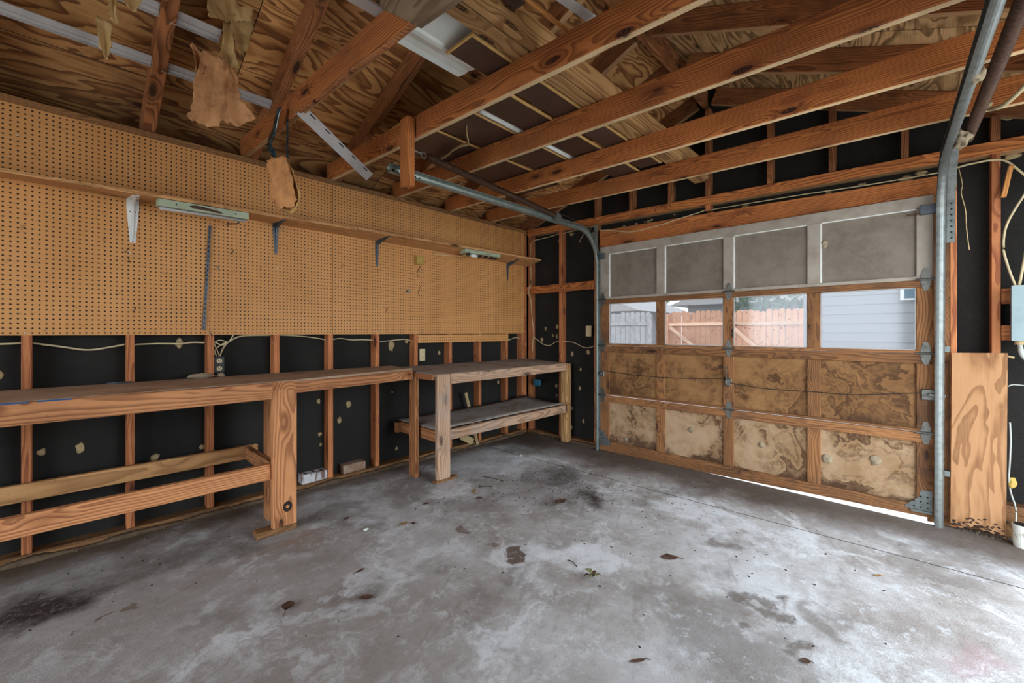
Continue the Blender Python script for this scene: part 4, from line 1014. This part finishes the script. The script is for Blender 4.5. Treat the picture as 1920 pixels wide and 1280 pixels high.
t = thing('door_track', 'right garage door track rising past the plywood panel into the roof', 'door track', (4.03, -3.57, 0), 'garage door tracks')
Cq = [(-u, v) for u, v in Cp][::-1]
def ry(x): return -3.585 - (3.9 - x) * .032
MB().profile([(4.03, -3.572, .001), (4.03, -3.580, 1.93)], Cq, (0, 1, 0)).make('vertical_rail', 'galv', t)
MB().profile([(x, ry(x), z) for x, z in cv[::-1]], Cq, (0, 1, 0)).make('curved_rail', 'galv', t)
MB().profile([(3.70, ry(3.70), 2.26), (.9, ry(.9), 2.275)], Cq, (0, 1, 0)).make('horizontal_rail', 'galv', t)
b = MB().profile([(4.052, -3.603, 1.79), (4.052, -3.604, 2.06), (3.97, -3.606, 2.20), (3.83, -3.610, 2.345)], [(-.019, -.0015), (.019, -.0015), (.019, .0015), (-.019, .0015)], (0, 1, 0))
ab = b.make('angle_bracket', 'galv', t)
b = MB()
for k in range(7): b.disc((4.0502, -3.606, 1.82 + .036 * k), (1, 0, 0), .005, .001, 8)
b.make('bolt_holes', 'darkhole', ab)
for z in (.32, 1.105): bar('wall_clip', (4.046, -3.600, z), (4.084, -3.574, z + .035), 'galv', 1, t, .001)

def helix(p0, p1, r, pitch, wr, n=10):
    p0, p1 = Vector(p0), Vector(p1); d = p1 - p0; L = d.length; d.normalize(); a = d.cross(Vector((0, 0, 1))).normalized(); c = a.cross(d)
    N = int(L / pitch * n)
    return [p0 + d * (L * k / N) + a * (r * math.cos(2 * math.pi * k / n)) + c * (r * math.sin(2 * math.pi * k / n)) for k in range(N + 1)]
t = thing('extension_spring', 'rusty coil spring stretched above the left door track', 'spring', (1.83, -1.10, 2.395), 'garage door springs')
MB().tube(helix((1.875, -1.10, 2.392), (3.24, -1.10, 2.283), .0215, .0105, .0034, 10), .0034, 5).make('coil', 'rust', t, smooth=True)
MB().tube([(1.845 + .02 * math.cos(a * .4), -1.10 + .006 * math.sin(a * .2), 2.394 + .02 * math.sin(a * .4)) for a in range(17)], .0035, 6).make('end_hook', 'galv', t, smooth=True)
MB().tube([(1.70, -1.12, 2.40), (1.83, -1.10, 2.396)], .006, 8).make('eye_bolt', 'galv', t)
pl = MB().disc((3.30, -1.10, 2.278), (0, 1, 0), .036, .016, 24); pl.disc((3.30, -1.10, 2.278), (0, 1, 0), .012, .024, 12); pl.make('pulley', 'galv', t)
MB().tube([(3.30, -1.10, 2.313), (3.70, -1.06, 2.315), (4.02, -1.008, 2.282)], .0018, 6).make('lift_cable', 'hinge', t)
MB().tube([(3.32, -1.10, 2.245), (3.70, -1.07, 2.28), (4.02, -.985, 2.31)], .0018, 6).make('lift_cable', 'hinge', t)
t = thing('cable_pulley', 'small round pulley at the top of the left door track', 'pulley', (4.02, -1.02, 2.244))
MB().disc((4.02, -1.012, 2.244), (0, 1, 0), .034, .014, 24).make('wheel', 'galv', t); MB().disc((4.02, -1.021, 2.244), (0, 1, 0), .010, .006, 12).make('hub', 'hinge', t)
MB().tube([(4.02, -1.00, 2.244), (4.075, -1.00, 2.244)], .006, 8).make('axle', 'hinge', t)
t = thing('extension_spring', 'dark rusty coil spring beside the right door track', 'spring', (3.70, -3.655, 2.30), 'garage door springs')
MB().tube(helix((3.68, -3.648, 2.30), (.9, -3.74, 2.34), .0225, .0115, .0038, 9), .0038, 5).make('coil', 'rust', t, smooth=True)
MB().tube([(3.68, -3.648, 2.30), (.9, -3.74, 2.34)], .015, 8).make('core', 'debris', t)
for i, (c, s, lb) in enumerate((((3.55, -3.618, 2.262), (.09, .035, .035), 'big dried mud nest where the right track starts to curve'), ((2.745, -3.612, 2.262), (.05, .022, .035), 'smaller mud nest halfway up the right horizontal track'))):
    tag(MB().blob(c, s, i + 60, .6, 3).make('mud_nest', 'mud', None, origin=c, smooth=True), lb, 'mud nest')

# ------------------------------------------------------------------ up in the roof
tag(bar('hanger_block', (1.668, -1.190, 2.135), (1.7195, -1.100, 2.560), 'joist', 2), 'short vertical wood block on a joist holding the left door track', 'hanger block')
zt = lambda y: zj(y) + .142
def onj(name, x0, x1, y0, y1, th, mat, lift=0, bev=.002):
    ym = (y0 + y1) / 2
    return beam(name, (x0, ym, zt(ym) + th / 2 + lift), (x1, ym, zt(ym) + th / 2 + lift), abs(y1 - y0), th, mat, (0, -.03, 1), bev=bev)
tag(onj('flat_plank', 1.10, 4.10, -2.108, -2.018, .036, 'plank'), 'pale plank laid flat across the joists along the middle of the roof', 'plank')
tag(beam('upright_plank', (1.09, -2.132, zt(-2.13) + .072), (4.06, -2.132, zt(-2.13) + .072), .036, .140, 'plank'), 'plank on edge beside the flat plank across the joists', 'plank')
hb = 'dark brown hardboard sheets lying on the joists'
for x0, x1, y0, y1, lb in ((1.50, 3.46, -2.00, -1.805, 'dark hardboard strip next to the flat pale plank'), (1.95, 3.52, -1.785, -1.535, 'middle dark hardboard sheet on the joists'),
                           (1.78, 3.02, -1.47, -1.125, 'dark hardboard sheet on the joists beyond the clear plastic roll'), (1.75, 3.35, -1.095, -.62, 'dark hardboard sheet nearest the pegboard wall on the joists')):
    t = thing('hardboard_sheet', lb, 'sheet', ((x0 + x1) / 2, (y0 + y1) / 2, zt(-1.6)), hb)
    ym = (y0 + y1) / 2; z = zt(ym) + .004
    beam('body', (x0, ym, z + .004), (x1, ym, z + .004), y1 - y0 - .02, .007, 'hardboard', (0, -.03, 1), t, 0)
    beam('pale_edge', (x0, y0 + .008, z + .002), (x1, y0 + .008, z + .002), .014, .012, 'paleedge', (0, -.03, 1), t, .001)
    beam('pale_edge', (x0 - .006, y0, z + .003), (x0 - .006, y1, z + .003), .012, .012, 'paleedge', (0, 0, 1), t, .001)
y = -1.50
tag(MB().tube([(1.98 + .1 * k, y - .004 * math.sin(k), zt(y) + .028) for k in range(11)], .026, 16).make('plastic_roll', 'alu', None, origin=(2.4, y, zt(y)), smooth=True), 'shiny roll of clear plastic lying between the dark hardboard sheets', 'plastic roll')
prof = [(-1.955, .034), (-1.86, .018), (-1.815, .012), (-1.805, .001), (-1.785, -.001), (-1.74, .012), (-1.70, .010), (-1.672, .001)]
b = MB()
for s in (0, 1):
    pass
P0 = []
for x in (1.29, 1.40, 1.60, 1.69):
    row = []
    for yy, dz in prof:
        xx = x
        if x == 1.69 and yy < -1.88: xx = 1.60
        if x == 1.69 and yy > -1.70: xx = 1.672
        row.append(b.bm.verts.new((xx, yy, zt(-1.8) + .026 + dz)))
    P0.append(row)
for A, B in zip(P0, P0[1:]):
    for k in range(len(prof) - 1): b.bm.faces.new((A[k], A[k + 1], B[k + 1], B[k]))
fl = b.make('metal_flashing', 'alu', None, origin=(1.4, -1.8, 2.57)); s_ = fl.modifiers.new('thickness', 'SOLIDIFY'); s_.thickness = .002
tag(fl, 'bright white folded metal flashing lying on the joists near the top', 'flashing')
b = MB().prism([(-1.955, 2.475), (-2.10, 2.360), (-2.45, 2.32), (-2.75, 2.44), (-2.75, 2.62), (-1.72, 2.62), (-1.80, 2.595)], 0, 0, .018)
gm = b.mesh('splice_board'); gm.transform(Matrix.Translation((0, 2.2, -2.45)))
for v in gm.vertices: a = v.co.copy(); v.co = (a.y, a.z, a.x)
ang = math.atan(-.03)
R = Matrix(((0, 0, 1), (1, 0, 0), (0, 1, 0))).to_4x4(); R.translation = (1.066 + .066, -2.2, 2.45)
tag(link('splice_board', gm, 'gusset', None, R), 'grey plywood splice board nailed flat against the nearest joist', 'splice board')
tag(onj('trim_strip', .60, 1.16, -1.835, -1.770, .012, 'vinyl', .003), 'pinkish white trim strip poking past the rafter near the grey splice board', 'trim strip')
tag(beam('trim_strip', (1.15, -2.355, zt(-2.35) + .01), (1.82, -2.43, zt(-2.4) + .03), .045, .010, 'vinyl'), 'white trim strip lying on the joists at the top beyond the pale plank', 'trim strip')
tag(beam('loose_stick', (1.50, -2.285, zt(-2.3) + .035), (1.86, -2.325, zt(-2.3) + .012), .016, .016, 'darkstick'), 'short orange wood stick lying on the joists near the top', 'stick')
tag(onj('cardboard_scrap', 1.42, 1.60, -2.29, -2.16, .006, 'hardboard', .09), 'dark scrap of board tucked up beside the upright plank', 'scrap')
c = [(2.02, -1.33, zt(-1.3) - .012), (2.09, -1.25, zt(-1.3) - .014), (2.17, -1.17, zt(-1.2) - .03), (2.15, -1.11, zt(-1.1) - .035), (2.14, -1.02, zt(-1) - .05), (2.19, -.93, zt(-.9) - .03), (2.19, -.82, zt(-.8) - .045)]
tag(MB().profile(curve_pts(c), [(-.014, -.0015), (.014, -.0015), (.014, .0015), (-.014, .0015)], (.3, .2, 1)).make('plastic_curl', 'stick', None, origin=c[0], smooth=True), 'curled cream strip dangling below the dark hardboard sheets', 'plastic strip')
# vinyl channels under the roof decking
def jchan(x0, x1, y, z, lb, w=.030, grp='white vinyl channels under the roof decking', tilt=0, slots=True):
    t = thing('vinyl_channel', lb, 'trim strip', (x0, y, z), grp)
    prof = [(-w, 0), (w, 0), (w, .018), (w - .003, .018), (w - .003, .003), (w * .2, .003), (w * .2, .010), (w * .1, .010), (w * .1, .003), (-w, .003)]
    d = Vector((0, 1, -.38)).normalized()
    MB().profile([(x0, y, z), (x1, y, z + tilt)], [(u, -v) for u, v in prof][::-1], d).make('channel', 'vinyl', t)
    if slots:
        b = MB(); n = int((x1 - x0) / .09)
        for k in range(n):
            f = (k + .5) / n; c = Vector((x0 + (x1 - x0) * f, y, z + tilt * f)) + d * (w * .75)
            b.box((c.x - .012, c.y - .0012, c.z - .0025), (c.x + .012, c.y + .0012, c.z + .001))
        b.make('nail_slots', 'darkhole', t)
zA = 2.688
jchan(-.02, .543, -.472, zA, 'long white slotted channel at the upper left above the pegboard')
jchan(.585, 1.126, -.468, zA - .002, 'white channel continuing behind the hanging brown paper')
jchan(-.02, .543, -.775, 2.803, 'wide white strip at the top left beside the leftmost rafter', .034)
jchan(.585, .79, -.775, 2.800, 'short ribbed white strip above the torn hanging paper', .036)
t = thing('vinyl_channel', 'white channel hanging loose from the nearest joist toward the next one', 'trim strip', (1.15, -.95, 2.42), 'white vinyl channels under the roof decking')
p0, p1 = Vector((1.12, -.985, 2.455)), Vector((1.672, -.706, 2.303))
MB().profile([p0, p1], [(-.032, 0), (.032, 0), (.032, .016), (.029, .016), (.029, .003), (.010, .003), (.010, .008), (.007, .008), (.007, .003), (-.032, .003)], (-.697, .775, -1.109)).make('channel', 'vinyl', t)
b = MB()
for k in range(5):
    c = p0.lerp(p1, (k + .6) / 5.2) + Vector((.697, -.775, 1.109)).normalized() * .020 + Vector((.006, -.001, -.002)) * 0; dd = (p1 - p0).normalized(); b.tube([c - dd * .02, c + dd * .02], .0034, 6)
b.make('nail_slots', 'darkhole', t)
# torn paper
g = 'torn kraft paper hanging from the roof'
def paper(rows, mat, lb, seed, crumple=.012, **k):
    return tag(sheet('torn_paper', rows, mat, None, .0012, crumple, seed=seed, **k), lb, 'paper', g)
paper([[(.705, -.80, 2.67), (.771, -.79, 2.675), (.825, -.80, 2.68)], [(.693, -.775, 2.60), (.765, -.75, 2.62), (.832, -.78, 2.61)], [(.681, -.78, 2.487), (.755, -.745, 2.52), (.838, -.78, 2.53)], [(.658, -.78, 2.356), (.742, -.735, 2.40), (.826, -.78, 2.42)], [(.650, -.77, 2.312), (.725, -.755, 2.303), (.787, -.77, 2.318)]], 'kraft', 'large crumpled brown paper flap hanging under the roof', 1)
paper([[(.672, -.75, 2.716), (.680, -.75, 2.712), (.690, -.75, 2.700)], [(.680, -.76, 2.63), (.71, -.74, 2.64), (.738, -.76, 2.66)], [(.690, -.77, 2.53), (.705, -.76, 2.545), (.722, -.77, 2.56)]], 'kraft', 'pointed paper spike at the left of the brown flap', 2, .006)
paper([[(.805, -.80, 2.68), (.825, -.79, 2.66), (.845, -.80, 2.64)], [(.826, -.80, 2.542), (.846, -.78, 2.545), (.868, -.80, 2.54)], [(.810, -.80, 2.407), (.860, -.77, 2.45), (.905, -.80, 2.469)], [(.790, -.80, 2.338), (.870, -.78, 2.346), (.951, -.80, 2.411)]], 'kraft', 'right brown paper flap with a frayed lower corner', 3)
paper([[(.700, -.90, 2.965), (.813, -.89, 2.985), (.93, -.90, 3.02)], [(.705, -.87, 2.88), (.813, -.84, 2.93), (.92, -.87, 2.98)], [(.713, -.86, 2.816), (.813, -.83, 2.862), (.915, -.86, 2.898)]], 'tan', 'broad tan paper sheet at the very top by the rafter', 4)
paper([[(.810, -.85, 2.890), (.86, -.83, 2.91), (.922, -.85, 2.93)], [(.832, -.84, 2.809), (.87, -.82, 2.82), (.918, -.84, 2.838)], [(.856, -.84, 2.701), (.875, -.82, 2.715), (.898, -.84, 2.748)]], 'tan', 'long yellowish folded paper tongue right of the flap', 5, .008)
paper([[(.790, -.83, 2.85), (.81, -.82, 2.86), (.83, -.83, 2.86)], [(.779, -.82, 2.704), (.812, -.80, 2.71), (.846, -.82, 2.721)], [(.789, -.82, 2.651), (.826, -.80, 2.65), (.863, -.82, 2.646)]], 'tan', 'small tan paper scrap between flap and tongue', 6, .008)
paper([[(.325, -.62, 2.735), (.355, -.615, 2.735), (.385, -.62, 2.735)], [(.335, -.62, 2.60), (.355, -.60, 2.605), (.376, -.62, 2.600)], [(.354, -.62, 2.545), (.358, -.615, 2.543), (.362, -.62, 2.548)]], 'tan', 'small triangular paper scrap under the long white channel', 7, .005)
paper([[(.335, -.9, 2.84), (.36, -.895, 2.84), (.380, -.9, 2.84)], [(.356, -.9, 2.68), (.369, -.89, 2.685), (.382, -.9, 2.68)], [(.374, -.9, 2.586), (.381, -.895, 2.582), (.389, -.9, 2.585)]], 'tan', 'narrow tan paper strip hanging at the top left', 8, .004)
paper([[(.38, -.9, 2.84), (.43, -.895, 2.84), (.48, -.9, 2.84)], [(.398, -.9, 2.702), (.43, -.88, 2.72), (.468, -.9, 2.743)], [(.415, -.9, 2.676), (.436, -.89, 2.67), (.458, -.9, 2.70)]], 'tan', 'rounded tan paper scrap at the top edge left of the rafter', 9, .006)
t = thing('paper_bundle', 'folded orange-brown paper bundle dangling in front of the shelf', 'paper', (1.07, -.8, 2.3))
sheet('wrapper', [[(1.055, -.640, 2.258), (1.03, -.80, 2.225), (1.06, -.936, 2.189)], [(1.05, -.683, 2.152), (1.015, -.85, 2.116), (1.06, -1.005, 2.067)], [(1.05, -.755, 2.026), (1.015, -.927, 1.99), (1.06, -1.068, 1.953)], [(1.055, -.830, 1.935), (1.03, -.965, 1.885), (1.06, -1.05, 1.905)]], 'pulp', t, .004, .012, seed=11)
sheet('wrapper', [[(1.075, -.669, 2.158), (1.07, -.70, 2.14), (1.06, -.726, 2.118)], [(1.085, -.575, 2.086), (1.08, -.66, 2.06), (1.06, -.745, 2.03)], [(1.075, -.688, 2.001), (1.07, -.72, 1.98), (1.06, -.745, 1.958)]], 'pulp', t, .004, .006, seed=12)
sheet('wrapper', [[(1.075, -.66, 2.255), (1.075, -.80, 2.22), (1.075, -.93, 2.187)], [(1.085, -.76, 2.03), (1.085, -.93, 1.99), (1.085, -1.075, 1.95)], [(1.075, -.835, 1.93), (1.08, -.965, 1.88), (1.075, -1.06, 1.90)]], 'paleedge', t, .004, .008, seed=13)
tp = [(1.062, -.845, 2.50), (1.055, -.838, 2.485), (1.052, -.811, 2.444), (1.050, -.774, 2.386), (1.050, -.688, 2.342), (1.050, -.702, 2.305), (1.055, -.745, 2.262), (1.052, -.76, 2.20)]
t2 = MB().profile(curve_pts(tp, 8), [(-.022, -.001), (.022, -.001), (.022, .001), (-.022, .001)], (.15, -1, -.3)).make('strap', 'tape', t, smooth=True)
tp = [(1.10, -.83, 2.452), (1.10, -.838, 2.37), (1.095, -.847, 2.303), (1.09, -.864, 2.237), (1.08, -.898, 2.161)]
MB().profile(curve_pts(tp, 8), [(-.011, -.001), (.011, -.001), (.011, .001), (-.011, .001)], (.1, -1, -.2)).make('strap', 'tape', t, smooth=True)

# ------------------------------------------------------------------ dry leaves, twigs and grit on the floor
def leaf(x, y, L, w, ang, mat, lb, curl=.3, lobes=0):
    b = MB(); n = 8; rows = []
    for k in range(n + 1):
        u = k / n; ww = w * math.sin(math.pi * min(1, u * .92 + .06)) ** .8 * (1 + (.35 * math.sin(u * 19) if lobes else 0))
        z = .004 + curl * L * (u - .5) ** 2
        rows.append([b.bm.verts.new(((u - .5) * L, s * ww, z + abs(s) * ww * curl * .9)) for s in (-1, -.5, 0, .5, 1)])
    for A, B in zip(rows, rows[1:]):
        for k in range(4): b.bm.faces.new((A[k], A[k + 1], B[k + 1], B[k]))
    m = b.mesh('blade', True)
    t = thing('dry_leaf', lb, 'leaf', (x, y, 0), 'dry leaves on the garage floor'); t.rotation_euler = (0, 0, ang)
    o = link('blade', m, mat, t); o.matrix_parent_inverse = Matrix(); s = o.modifiers.new('thickness', 'SOLIDIFY'); s.thickness = .0012
    st = link('stalk', MB().tube([(-.5 * L, 0, .006 + curl * L * .25), (-.5 * L - .35 * L, .05 * L, .004)], .0015, 6).mesh('stalk'), mat, t); st.matrix_parent_inverse = Matrix()
    return t
leaf(1.710, -1.077, .060, .016, .3, 'leaftan', 'orange-tan leaf left of centre on the floor, near a dark one'); leaf(1.757, -1.113, .035, .012, 1.2, 'leaf', 'small dark leaf beside the orange-tan leaf')
leaf(.914, -1.415, .065, .026, 1.0, 'leaf', 'curled dark brown leaf in the left foreground', .5); leaf(1.185, -1.603, .055, .018, 2.4, 'leaf', 'brown leaf right of the curled one in the foreground')
leaf(2.492, -2.471, .085, .026, 2.2, 'leaf', 'larger brown leaf right of the floor centre', .15); leaf(2.680, -1.597, .105, .030, .1, 'leaf', 'dark crumpled leaf lying in the big dark stain', .35, 1)
leaf(2.380, -.992, .085, .014, .8, 'leaftan', 'tan twisted leaf in front of the shelved bench', .3); leaf(2.316, -1.118, .045, .016, 1.9, 'leaf', 'dark leaf just in front of the tan twisted leaf', .5)
leaf(1.990, -.914, .040, .014, .2, 'leaf', 'small dark leaf left of the wide bench foot'); leaf(1.493, -.739, .045, .012, .5, 'leaf', 'thin dark leaf left of the wide bench leg')
leaf(1.707, -2.683, .060, .008, 2.5, 'leaf', 'thin brown leaf near the bottom centre edge', .2); leaf(2.137, -3.137, .032, .013, 2.0, 'leaf', 'oval brown leaf at the lower right')
leaf(1.270, -1.374, .045, .008, .2, 'leaf', 'thin dark leaf behind the foreground brown leaf'); leaf(3.05, -3.30, .04, .009, 2.3, 'leaftan', 'tan leaf by the sawn floor joint at the right')
for k, a in enumerate((0, .9, 1.7, 2.6, 3.5, 4.4, 5.3)):
    pass
t = thing('leaf_clump', 'clump of olive-green dry leaves alone on the pale floor', 'leaf clump', (2.045, -2.267, 0))
for k, a in enumerate((0, .9, 1.7, 2.6, 3.5, 4.4, 5.3)):
    b = MB(); rows = []
    for q in range(6):
        u = q / 5; ww = .009 * math.sin(math.pi * min(1, u * .9 + .08)); rows.append([b.bm.verts.new((u * .045, s * ww, .006 + .018 * math.sin(u * 2.6) + .006 * (k % 3))) for s in (-1, 0, 1)])
    for A, B in zip(rows, rows[1:]):
        for q in range(2): b.bm.faces.new((A[q], A[q + 1], B[q + 1], B[q]))
    m = b.mesh('leaflet', True); m.transform(Matrix.Rotation(a, 4, 'Z')); o = link('leaflet', m, 'leafgreen' if k % 3 else 'leaf', t); o.matrix_parent_inverse = Matrix(); s = o.modifiers.new('thickness', 'SOLIDIFY'); s.thickness = .001
tag(MB().blob((1.505, -.977, .006), (.016, .011, .007), 3, .5, 2).make('paper_scrap', 'paperwhite', None, origin=(1.505, -.977, .006), smooth=True), 'white scrap on the floor left of the orange-tan leaf', 'scrap')
tag(MB().blob((3.32, -.62, .004), (.022, .012, .005), 5, .4, 2).make('paper_scrap', 'paperwhite', None, origin=(3.32, -.62, .004), smooth=True), 'white scrap on the floor in front of the pale corner post', 'scrap')
for p0, p1, lb in (((2.65, -.80, .004), (2.69, -1.00, .004), 'long thin twig in front of the wide bench foot'), ((2.46, -.95, .004), (2.55, -1.02, .004), 'short twig beside the tan twisted leaf'), ((2.09, -2.09, .004), (2.07, -2.16, .004), 'small twig behind the olive leaf clump')):
    cable('twig', [p0, [(p0[i] + p1[i]) / 2 + (.008 if i < 2 else .003) for i in range(3)], p1], .0025, 'debris', lb, 'twig', 'twigs on the floor')
b = MB(); rnd = random.Random(9)
for k in range(46):
    x, y = 3.40 + rnd.gauss(0, .18), -.36 + rnd.gauss(0, .09)
    if not (2.4 < x < 3.9 and -.57 < y < -.08): continue
    s = rnd.uniform(.004, .013); b.blob((x, y, .4375 + .035 * max(0, (x - 2.307) / 1.72 - .6) ** 2 / .16 * (1 - (-.03 - y) / .575) ** 1.5), (s * 1.6, s, s * .5), k, .6, 1)
tag(b.make('shelf_litter', 'dirt', smooth=True), 'scattered leaf litter on the grey lower shelf', 'litter', kind='stuff')
b = MB(); rnd = random.Random(3)
for k in range(420):
    if k < 260: x, y = 2.9 + rnd.gauss(0, .45), -1.35 + rnd.gauss(0, .42)
    elif k < 330: x, y = rnd.uniform(-.2, 3.9), rnd.uniform(-3.2, -.15)
    elif k < 380: x, y = .1 + rnd.gauss(0, .3), -.55 + rnd.gauss(0, .18)
    else: x, y = 2.9 + rnd.gauss(0, .35), -3.0 + rnd.gauss(0, .3)
    if y > -.02 or x > 4.0: continue
    s = rnd.uniform(.0012, .0042); a = rnd.uniform(0, 3.1)
    b.box((-s * 1.6, -s * .7, 0), (s * 1.6, s * .7, s * .6), 0, Matrix.Translation((x, y, 0)) @ Matrix.Rotation(a, 4, 'Z'))
tag(b.make('floor_grit', 'debris'), 'scattered dark grit and leaf crumbs over the floor', 'debris', kind='stuff')
b = MB()
for k in range(260):
    x = rnd.uniform(-.2, 4.0); s = rnd.uniform(.0015, .006); b.blob((x, -.008 - rnd.random() * .03, s * .5), (s * 1.5, s, s), k, .6, 1)
for k in range(160):
    y = rnd.uniform(-1.0, -.1) if k < 80 else rnd.uniform(-4.0, -3.62); s = rnd.uniform(.0015, .006); b.blob((4.10 - rnd.random() * .06, y, s * .5), (s * 1.5, s, s), k, .6, 1)
# crumbling fillet of mortar and dirt along the sole plates
def fillet(p0, p1, out, wmax, hmax, seed):
    p0, p1, out = Vector(p0), Vector(p1), Vector(out); n = int((p1 - p0).length / .02); prev = None
    for k in range(n + 1):
        p = p0.lerp(p1, k / n); q = noise.noise(p * 5 + Vector((seed, 0, 0))) * .5 + .5; r = noise.noise(p * 31 + Vector((0, seed, 0))) * .5 + .5
        w, h = wmax * (.25 + .75 * q) * (.7 + .6 * r), hmax * max(.08, q * 1.3 - .25) * (.6 + .8 * r)
        ring = [b.bm.verts.new(v) for v in (p, p + Vector((0, 0, h)), p + out * w * .45 + Vector((0, 0, h * .62)), p + out * w + Vector((0, 0, .0005)))]
        if prev:
            for t in range(3): b.bm.faces.new((prev[t], prev[t + 1], ring[t + 1], ring[t]))
        prev = ring
fillet((-2.2, .0005, 0), (4.05, .0005, 0), (0, -1, 0), .05, .042, 3)
fillet((4.119, -.05, 0), (4.119, -1.0, 0), (-1, 0, 0), .05, .03, 5)
tag(b.make('wall_crumbs', 'dirt', smooth=True), 'crumbs of dirt along the foot of the walls', 'debris', kind='stuff')

# ------------------------------------------------------------------ outside, seen through the door windows
def fence(lb, x, y0, y1, n, h, mat, brace=None, drop=0):
    t = thing('fence', lb, 'fence', (x, (y0 + y1) / 2, -.07))
    b = MB(); w = (y1 - y0) / n; rr = random.Random(5)
    for k in range(n):
        a = y0 + w * k; hh = h - drop * abs(k / n) + rr.uniform(-.03, .03); g_ = .006
        b.prism([(a + g_, -.07), (a + w - g_, -.07), (a + w - g_, hh - .04), (a + w * .72, hh), (a + w * .28, hh), (a + g_, hh - .04)], 0, x, x + .02)
    b.make('fence_boards', mat, t)
    for z in (.45, 1.42): bar('rail', (x - .045, y0, z), (x - .001, y1, z + .09), 'fencerail' if brace else mat, 1, t)
    if brace:
        for (ya, za), (yb, zb) in brace: beam('brace', (x - .065, ya, za), (x - .065, yb, zb), .035, .10, 'fencerail', (0, 0, 1), t)
    for y in (y0, y1): bar('post', (x - .06, y - .05, -.07), (x + .03, y + .05, h - .05), mat, 2, t)
fence('orange-brown board fence gate seen through the middle door windows', 13.0, .35, 2.05, 12, 1.84, 'fencebrown', [((1.95, 1.38), (.9, .55))])
fence('second orange-brown fence leaf seen through the third window', 13.0, -1.50, .24, 12, 1.82, 'fencebrown', [((.18, 1.38), (-.7, .55))])
fence('weathered grey-white board fence seen through the left door window', 11.2, 1.75, 3.9, 14, 1.78, 'fencegrey')
t = thing('house', 'pale neighbouring house with a low roof seen through the middle windows', 'house', (24, 1.5, 0))
MB().box((24, -3.2, -.1), (31, 5.6, 2.75)).make('wall', 'siding', t)
b = MB().prism([(-3.9, 2.7), (6.4, 2.7), (1.3, 4.6)], 0, 23.3, 31.5); b.make('roof', 'roofgrey', t)
for y in (.1, 3.0, -2.2): f = bar('window', (23.95, y - .7, 1.35), (24.02, y + .7, 2.35), 'white_metal', 1, t); bar('pane', (23.93, y - .62, 1.43), (23.96, y + .62, 2.27), 'housewin', 1, f)
t = thing('house', 'low grey roofed building behind the grey fence', 'house', (15.5, 6.5, 0))
MB().box((15.5, 4.6, -.1), (20.5, 10.5, 2.1)).make('wall', 'siding', t); MB().prism([(4.0, 2.05), (11.0, 2.05), (7.2, 3.3)], 0, 15.0, 21).make('roof', 'roofgrey', t)
t = thing('house', 'white lap-sided house wall filling the rightmost door window', 'house', (9.5, -4.4, 0))
MB().box((9.5, -7.5, -.1), (14, -2.0, 5.2)).make('wall', 'siding', t)
b = MB()
for k in range(30): b.prism([(9.499, .1 + k * .16), (9.490, .1 + k * .16), (9.497, .255 + k * .16), (9.499, .255 + k * .16)], 1, -7.5, -2.0)
b.make('lap_boards', 'siding', t)
f = bar('window', (9.45, -3.75, 1.74), (9.50, -3.30, 1.96), 'white_metal', 1, t); bar('pane', (9.44, -3.70, 1.77), (9.452, -3.35, 1.93), 'housewin', 1, f)
def tree(x, y, h, r, lb, seed):
    t = thing('tree', lb, 'tree', (x, y, -.1))
    MB().tube([(x, y, -.1), (x, y, h * .5), (x + .1, y, h * .8)], [.16, .12, .05], 10).make('trunk', 'bark', t)
    b = MB(); q = random.Random(seed)
    for k in range(420):
        a, e, d = q.uniform(0, 6.28), q.uniform(-.7, 1.4), r * q.random() ** .4
        c = Vector((x + d * math.cos(a) * math.cos(e), y + d * math.sin(a) * math.cos(e), h * .72 + d * math.sin(e)))
        s = q.uniform(.10, .22); n1 = Vector((q.gauss(0, 1), q.gauss(0, 1), q.gauss(0, 1))).normalized(); n2 = n1.orthogonal().normalized()
        vs = [b.bm.verts.new(c + n1 * s), b.bm.verts.new(c + n2 * s * .5), b.bm.verts.new(c - n1 * s), b.bm.verts.new(c - n2 * s * .5)]; b.bm.faces.new(vs)
    b.make('crown', 'foliage', t)
tree(17.5, .45, 3.2, 1.3, 'small leafy tree rising behind the gap between the fence gates', 1)
tree(25.0, 8.4, 3.6, 1.5, 'leafy tree behind the grey fence', 2)
